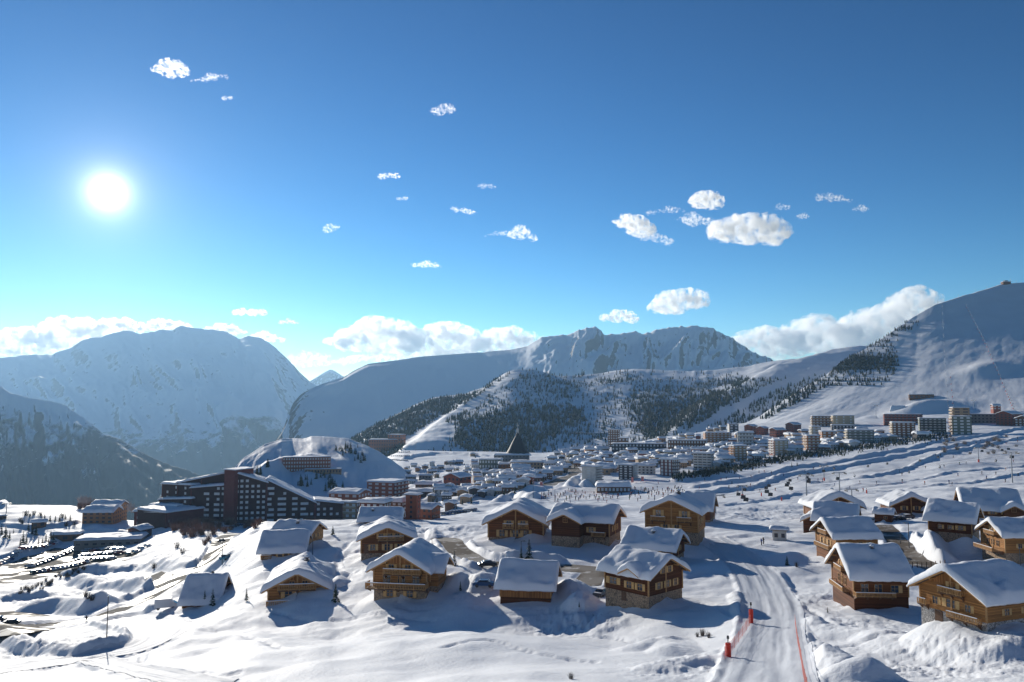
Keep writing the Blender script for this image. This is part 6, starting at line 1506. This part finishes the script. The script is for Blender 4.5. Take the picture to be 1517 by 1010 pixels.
row2((640,764), (704,757), 15, 80, 'in the line parked past the shelf snowfield', 'cars past the shelf snowfield')
row2((333,786), (354,779), 6, 60, 'on the hotel forecourt', 'cars on the hotel forecourt')
row2((570,681), (603,683), 12, 85, 'in the nearest row below the brick lodge', 'cars below the brick lodge')
row2((574,676), (606,676), 12, 85, 'in the middle row below the brick lodge', 'cars below the brick lodge')
row2((580,671), (606,670), 10, 85, 'in the far row below the brick lodge', 'cars below the brick lodge')
row2((688,738), (738,731), 14, 75, 'in the line along the ploughed basin road', 'cars along the ploughed basin road')
row2((744,708), (806,703), 15, 80, 'beside the snowy pitch', 'cars beside the snowy pitch')
row2((628,752), (650,748), 6, 70, 'below the red stair tower', 'cars below the red stair tower')
row2((846,688), (872,668), 12, 30, 'along the grey street into the resort', 'cars along the resort street')
car(hit(17,928) + Vector((0,0,.12)), R(20), 'black', 'dark estate car parked on the bare asphalt at lower left'); car(hit(-4,921) + Vector((0,0,.12)), R(20), 'grey', 'grey car cut by the left edge of the photo')
car(hit(328,803) + Vector((0,0,.1)), R(75), 'black', 'dark car driving up the snowy road to the hotel', name='moving_car'); car(hit(334,829) + Vector((0,0,.1)), R(80), 'teal', 'bright blue van like car stopped on the verge of the snowy road', s=1.15)
car(hit(722,841) + Vector((0,0,.06)), R(10), 'black', 'black car on the lane left of the low barn like chalet'); car(hit(717,871) + Vector((0,0,.06)), R(-8), 'blue', 'dark blue car on the lower lane, snow heap beside it')
car(hit(891,884) + Vector((0,0,.05)), R(60), 'grey', 'grey car half hidden beside the tall rubble base', snow=True)
car(hit(1330,771), R(15), 'black', 'snow covered dark car by the small shed', snow=True); car(hit(1344,769), R(15), 'grey', 'snow covered grey car nearest the porch roof', snow=True)
vn = thing('delivery_van', 'white box van parked on the snowy verge beside the junction', 'van', hit(246,902), R(15))
MB().box((-2.6,-1,.5),(1.2,1,2.7)).obj('box_body', CM['white'].materials[0], vn); MB().prism([(1.22,-.95),(2.7,-.95),(2.7,.95),(1.22,.95)], .45, [2.1,1.25,1.25,2.1]).obj('cab', CM['white'].materials[0], vn)
MB().add([(1.75,-.85,1.9),(2.66,-.85,1.34),(2.66,.85,1.34),(1.75,.85,1.9)], [(0,1,2,3)]).obj('windscreen', GLASS, vn)
for x in (-1.7, 1.8):
    for y in (-.85, .85): link('wheel', CWH, vn, (x, y, .33), None, 1.15)

# ------------------------------------------------------------------ lifts
RED = simple('red_padding', (.62,.04,.02), .6, .15, 3); NETM = simple('red_netting', (.62,.22,.20), .8)
def pylon(b_, top, label, red, n=None, arm=3.2, yaw=0, group='chairlift pylons'):
    g = hit(*b_); h = (b_[1] - top) / F * g.y
    r_ = thing('lift_pylon', label, 'lift pylon', g, yaw, group)
    MB().tube((0,0,-1), (0,0,h), .34, .22, 10).obj('post', STEEL, r_)
    MB().box((-arm, -.22, h), (arm, .22, h + .35)).obj('cross_arm', STEEL, r_)
    for s in (-1, 1):
        sh = MB().box((s*arm - .12, -1.6, h - .42), (s*arm + .12, 1.6, h - .12))
        for q in range(5): sh.tube((s*arm - .1, -1.4 + .7*q, h - .5), (s*arm + .1, -1.4 + .7*q, h - .5), .26, n=8)
        sh.obj('sheave_train', METAL, r_)
        MB().box((s*arm*.93 - .5, -.9, h + .352), (s*arm*.93 + .5, .9, h + .42)).obj('work_platform', METAL, r_)
    if red: MB().tube((0,0,-.5), (0,0,2.0), .55, n=10).obj('padding', RED, r_)
    return Vector((g.x, g.y, g.z + h - .6))
LA = [pylon((1060,760),735,'chairlift pylon just above the pale chalet roofs',False), pylon((1195,734),704,'tall chairlift pylon left, behind the rounded roof chalet',False), pylon((1244,728),701,'tall chairlift pylon right of its twin behind the rounded roof chalet',False), pylon((1500,715),671,'tallest chairlift pylon at the right edge of the piste',False), pylon((1600,700),655,'chairlift pylon outside the frame at the right',False)]
LB = [pylon((1040,748),734,'red footed lift pylon among the skiers',True,arm=2.4), pylon((1100,738),720,'red footed lift pylon left of the open piste',True,arm=2.4), pylon((1221,712),690,'red footed lift pylon in the middle of the piste',True,arm=2.4), pylon((1450,685),664,'red footed lift pylon among the frosted shrubs',True,arm=2.4), pylon((1560,668),650,'red footed lift pylon outside the frame',True,arm=2.4)]
SEAT = MB().tube((0,0,0),(0,0,-2.2),.06,n=5).box((-1.5,-.1,-2.9),(1.5,.08,-2.2)).box((-1.5,-.7,-3.0),(1.5,.1,-2.9)).mesh('seat', METAL)
def hood():
    b_ = MB(); n = 8
    vs = [(x, -.85*math.sin(a) , -2.95 + 1.0*(1 - math.cos(a)) ) for x in (-1.55, 1.55) for a in [math.pi*.75*i/(n-1) for i in range(n)]]
    return b_.add(vs, [(i, i+1, n+i+1, n+i) for i in range(n - 1)], 0, True)
HOOD = hood().mesh('hood', simple('smoked_hood', (.05,.05,.06), .15))
def lift_line(P, arm, sp_, grp, lab):
    cnt = 0
    for s in (-1, 1):
        cb = MB(); cnt = 0
        for a, b in zip(P[:-1], P[1:]):
            k = 8; q0 = None
            for i in range(k + 1):
                t = i / k; q = a.lerp(b, t) + Vector((s*arm, 0, -((b - a).length * .012) * 4 * t * (1 - t)))
                if q0 is not None: cb.tube(q0, q, .045, n=4, cap=False)
                q0 = q
            n = max(1, int((b - a).length / sp_))
            for i in range(n):
                cnt += 1; t = (i + .5 + .25*s) / n; q = a.lerp(b, t) + Vector((s*arm, 0, -((b - a).length * .012) * 4 * t * (1 - t)))
                d = b - a; r_ = thing('lift_chair', f"{lab}, {'near' if s > 0 else 'far'} rope, {NUMS[(cnt - 1) % 16]} from the left", 'lift chair', q, math.atan2(d.y, d.x) + math.pi/2, grp); r_.scale = (.62, .62, .85); link('seat', SEAT, r_); link('hood', HOOD, r_)
        tag(cb.obj('lift_cable', METAL), ('near' if s > 0 else 'far') + ' haul rope of the ' + grp, 'cable')
lift_line(LA, 3.2, 30, 'chairlift above the chalets', 'dark hanging chair above the chalets'); lift_line(LB, 2.4, 34, 'chairlift along the middle of the piste', 'dark hanging chair over the middle piste')
for x, y0, y1, lab in [(1298,620,601,'tall lift pylon with wide arms above the long red block'), (1443,612,593,'thin lift pylon at the foot of the ski hill'), (9,766,747,'lone drag lift pylon at the far left'), (1262,737,726,'short gantry beside the rounded roof chalet'), (616,668,655,'drag lift pylon on the lit ridge piste')]: pylon((x, y0), y1, lab, False, arm=2.6)
DP = MB().tube((0,0,-1),(0,0,8),.22,.16,6).box((-1.6,-.12,7.6),(1.6,.12,7.9)).mesh('post', STEEL); DB = MB().tube((0,0,-.5),(0,0,1.8),.5,n=8).mesh('padding', RED)
def drag(L_, n, grp, lab, red):
    for i in range(n):
        t = i / (n - 1); k = t * (len(L_) - 1); j = min(int(k), len(L_) - 2); f = k - j
        p, _ = hill_hit(H5, L_[j][0] * (1 - f) + L_[j+1][0] * f, L_[j][1] * (1 - f) + L_[j+1][1] * f)
        r_ = thing('lift_pylon', lab, 'lift pylon', p, 0, grp); link('post', DP, r_)
        if red: link('padding', DB, r_)
drag([(1406,618),(1400,540),(1396,456)], 16, 'drag lift up the ski hill', 'thin pylon of the drag lift straight up the ski hill', False)
drag([(1414,618),(1408,560)], 7, 'second drag lift on the ski hill', 'thin pylon of the short drag lift beside the long one', True)
drag([(1510,628),(1490,580),(1462,515),(1432,456)], 34, 'red marker line up the ski hill', 'red padded pole in the curving marker line on the ski hill', True)
pS = hill_point(H5, 1490, 1.0)
sm = thing('summit_station', 'summit lift station with snow roof at the top of the ski hill', 'lift station', pS)
MB().box((-9,-5,-4),(9,5,4)).obj('wall', BM['brown'], sm); pillow(20, 12, 4.01, 1.2, 5).obj('roof_snow', ROOF_SNOW, sm); MB().box((-4,-3,4),(4,3,8)).obj('upper_cabin', BM['grey'], sm); MB().tube((12,0,-3),(12,0,12),.4,n=8).obj('mast', STEEL, sm)
for x, lab in [(1462,'first ridge pylon left of the summit station'),(1445,'second ridge pylon left of the summit station'),(1420,'third ridge pylon left of the summit station'),(1389,'lowest ridge pylon, far left of the summit station'),(1506,'ridge pylon right of the summit station')]:
    r_ = thing('lift_pylon', lab, 'lift pylon', hill_point(H5, x, .995), 0); link('post', DP, r_)

# ------------------------------------------------------------------ people on the snow
def person_mesh(seed):
    J = [(0,0,.95),(0,.02,1.2),(0,.05,1.45),(0,.07,1.56),(0,.08,1.68),(.20,.04,1.42),(.30,-.05,1.15),(.28,-.28,1.02),(-.20,.04,1.42),(-.30,-.02,1.15),(-.29,-.26,1.05),(.11,0,.88),(.13,-.10,.50),(.14,.02,.08),(.14,-.12,.04),(-.11,0,.88),(-.13,-.08,.50),(-.14,.04,.08),(-.14,-.10,.04)]
    if seed: J = [(x, y + (z - .9) * -.18 if z > .9 else y, z - .06) for x, y, z in J]
    E = [(0,1),(1,2),(2,3),(3,4),(2,5),(5,6),(6,7),(2,8),(8,9),(9,10),(0,11),(11,12),(12,13),(13,14),(0,15),(15,16),(16,17),(17,18)]
    Rr = [.17,.17,.18,.08,.13,.10,.075,.06,.10,.075,.06,.12,.09,.075,.06,.12,.09,.075,.06]
    me = bpy.data.meshes.new('body'); me.from_pydata(J, E, []); o = bpy.data.objects.new('tmp', me); COL.objects.link(o)
    md = o.modifiers.new('s', 'SKIN')
    for i, v in enumerate(me.skin_vertices[0].data): v.radius = (Rr[i], Rr[i]); v.use_root = i == 0
    o.modifiers.new('d', 'SUBSURF').levels = 1
    bpy.context.view_layer.update()
    ev = bpy.data.meshes.new_from_object(o.evaluated_get(bpy.context.evaluated_depsgraph_get())); bpy.data.objects.remove(o)
    return ev
PB = [person_mesh(0), person_mesh(1)]
SKIN = simple('skin', (.45,.27,.19), .6); TROU = simple('dark_trousers', (.03,.03,.04), .8); HELM = simple('helmet', (.08,.08,.09), .4)
JACK = {k: simple(k + '_jacket', c, .8) for k, c in dict(red=(.45,.04,.03), black=(.02,.02,.025), blue=(.03,.08,.30), orange=(.55,.18,.03), green=(.05,.20,.08)).items()}
PM = {}
for k, jm in JACK.items():
    for q in (0, 1):
        me = PB[q].copy(); me.materials.clear()
        for m_ in (TROU, jm, SKIN, HELM): me.materials.append(m_)
        for p in me.polygons:
            z = p.center.z; p.material_index = 0 if z < .92 else 1 if z < 1.5 else (2 if z < 1.66 else 3); p.use_smooth = True
        PM[k, q] = me
SKIS = MB().box((.10,-.95,-.02),(.19,.75,.03)).box((-.19,-.95,-.02),(-.10,.75,.03)).mesh('skis', RED)
rp_ = random.Random(21)
def person(x, y, grp, where):
    g = hit(x, y); k = rp_.choices(['black','red','blue','orange','green'], [9,3,3,1,1])[0]
    r_ = thing('person', f'person in {k} jacket on skis {where}', 'person', g, rp_.uniform(0, 6.28), grp); r_.scale = (1.12,) * 3
    link('body', PM[k, rp_.randrange(2)], r_); link('skis', SKIS, r_)
for _ in range(170):
    x = rp_.uniform(800, 1015); y = rp_.gauss(738 - (x - 800) * .045, 5)
    person(x, y, 'skiers crowding the snow front', 'in the crowd at the foot of the pistes')
for _ in range(70):
    x = rp_.uniform(1010, 1517); y = rp_.uniform(max(645, 700 - (x - 1010) * .11), 745 - (x - 1010) * .06)
    person(x, y, 'skiers scattered on the wide piste', 'far out on the wide piste')
g = hit(128, 922); r_ = thing('person', 'lone walker in black on the road beside the snow bank at lower left', 'person', g, 1.0); link('body', PM['black', 0], r_)
for x, y, k, lab in [(1131,806,'black','walker in black near the low box building at the piste crossing'),(1128,808,'blue','walker in blue near the low box building at the piste crossing')]:
    r_ = thing('person', lab, 'person', hit(x, y), 1.0); link('body', PM[k, 0], r_)

# ------------------------------------------------------------------ markers, nets, posts, banners
def marker(b_, n, label):
    g = hit(*b_); h = px_h(g, n); r_ = thing('piste_marker', label, 'piste marker', g)
    MB().tube((0,0,-.5),(0,0,h),.06,n=8).obj('pole', METAL, r_); MB().tube((0,0,.05),(0,0,h*.66),.30,.30,12).obj('padding', RED, r_); MB().tube((0,0,h*.86),(0,0,h),.14,.12,8).obj('cap', METAL, r_)
marker((1113,924), 30, 'red padded marker post at the left edge of the piste, farther one'); marker((1079,974), 30, 'red padded marker post on the snow bank, nearer one')
for x, y, lab in [(1128,735,'small red marker post on the open piste'),(1158,742,'small red post left of the rounded roof chalet'),(1284,731,'small red post behind the chalets, right of the tall pylons')]: marker((x, y), 8, lab)
def net(pix, n, h, label):
    P = [hit(*p) for p in pix]; W_ = []
    for i in range(n + 1):
        k = i / n * (len(P) - 1); j = min(int(k), len(P) - 2); q = P[j].lerp(P[j+1], k - j); W_.append(Vector((q.x, q.y, ground(q.x, q.y) - .05)))
    r_ = thing('safety_net', label, 'safety net', W_[0]); me = MB()
    pm = MB().tube((0,0,-.3),(0,0,h+.15),.025,n=6).mesh('post', NETM)
    for i, q in enumerate(W_):
        if i % 4 == 0: link('post', pm, r_, q - W_[0])
    for a, b in zip(W_[:-1], W_[1:]):
        a = a - W_[0]; b = b - W_[0]
        for k in range(4):
            z = .05 + h * k / 3; me.tube(a + Vector((0,0,z)), b + Vector((0,0,z)), .014, n=3, cap=False)
        for k in range(3):
            q = a.lerp(b, k / 3); me.tube(q, q + Vector((0,0,h)), .010, n=3, cap=False)
    o = me.obj('mesh_cords', NETM, r_); o['kind'] = 'stuff'
net([(1074,978),(1090,958),(1104,938),(1114,922)], 28, 1.3, 'red safety net between the two red marker posts'); net([(1178,925),(1183,960),(1188,990),(1196,1030)], 32, 1.2, 'red safety net along the right edge of the piste')
net([(836,728),(870,731),(900,733)], 40, 1.5, 'red fence before the round lodge on the plaza'); net([(930,716),(960,714),(1000,712)], 40, 1.5, 'red fence under the red banners')
def lamp(b_, top, label, arm=True):
    g = hit(*b_); h = (b_[1] - top) / F * g.y; r_ = thing('street_lamp', label, 'street lamp', g, rp_.uniform(0, 3))
    MB().tube((0,0,-.5),(0,0,h),.11,.07,8).obj('post', METAL, r_)
    if arm: MB().box((0,-.06,h-.05),(1.1,.06,h+.06)).obj('arm', METAL, r_); MB().box((.7,-.16,h-.15),(1.5,.16,h-.052)).obj('lamp_head', STEEL, r_)
lamp((158,946), 888, 'very tall thin pole inside the bend of the groomed track', False); lamp((329,836), 804, 'street lamp on the snowy road past the bright blue car'); lamp((1347,812), 776, 'street lamp beside the square dark chalet'); lamp((463,822), 801, 'lamp post right of the brown corner porch chalet', False)
lamp((1512,846), 814, 'lamp post at the right edge before the honey terrace'); lamp((1334,806), 792, 'short post beside the upper lane on the right', False); lamp((366,770), 748, 'street lamp before the middle of the dark hotel'); lamp((484,768), 751, 'street lamp before the right end of the dark hotel'); lamp((772,830), 806, 'thin pole next to the shorter fir')
lamp((672,718), 690, 'floodlight mast beside the red basin chalet'); lamp((742,722), 700, 'floodlight mast before the snowy pitch'); lamp((698,712), 693, 'slim mast left of the snowy pitch'); lamp((790,738), 716, 'slim mast at the near corner of the skiers plaza'); lamp((822,744), 726, 'dark mast beside the skiers plaza')
for b_, n, lab in [((935,716), 9, 'left of the two red banners before the dark fronted block'), ((950,714), 8, 'right of the two red banners before the dark fronted block'), ((800,722), 7, 'red stall canopy beside the snow pitch')]:
    g = hit(*b_); h = px_h(g, n); r_ = thing('banner', lab, 'banner', g); MB().tube((0,0,-.3),(0,0,h),.08,n=6).obj('pole', METAL, r_); MB().box((.09,-.05,.8),(1.9,.05,h)).obj('flag', NETM, r_)
# picket rails and stakes near the chalets
for pix, n, lab in [([(1240,838),(1255,846)], 5, 'stake fence between the two terrace chalets'), ([(586,812),(640,806)], 12, 'snow buried stake fence behind the three storey chalet'), ([(1345,842),(1400,838)], 8, 'short stake row before the square dark chalet lane')]:
    A, B = hit(*pix[0]), hit(*pix[1]); r_ = thing('stake_fence', lab, 'fence', A); pm = MB().box((-.06,-.06,-.4),(.06,.06,1.1)).mesh('stake', TRIM_D)
    for i in range(n + 1): q = A.lerp(B, i / n); link('stake', pm, r_, Vector((q.x, q.y, ground(q.x, q.y))) - A)
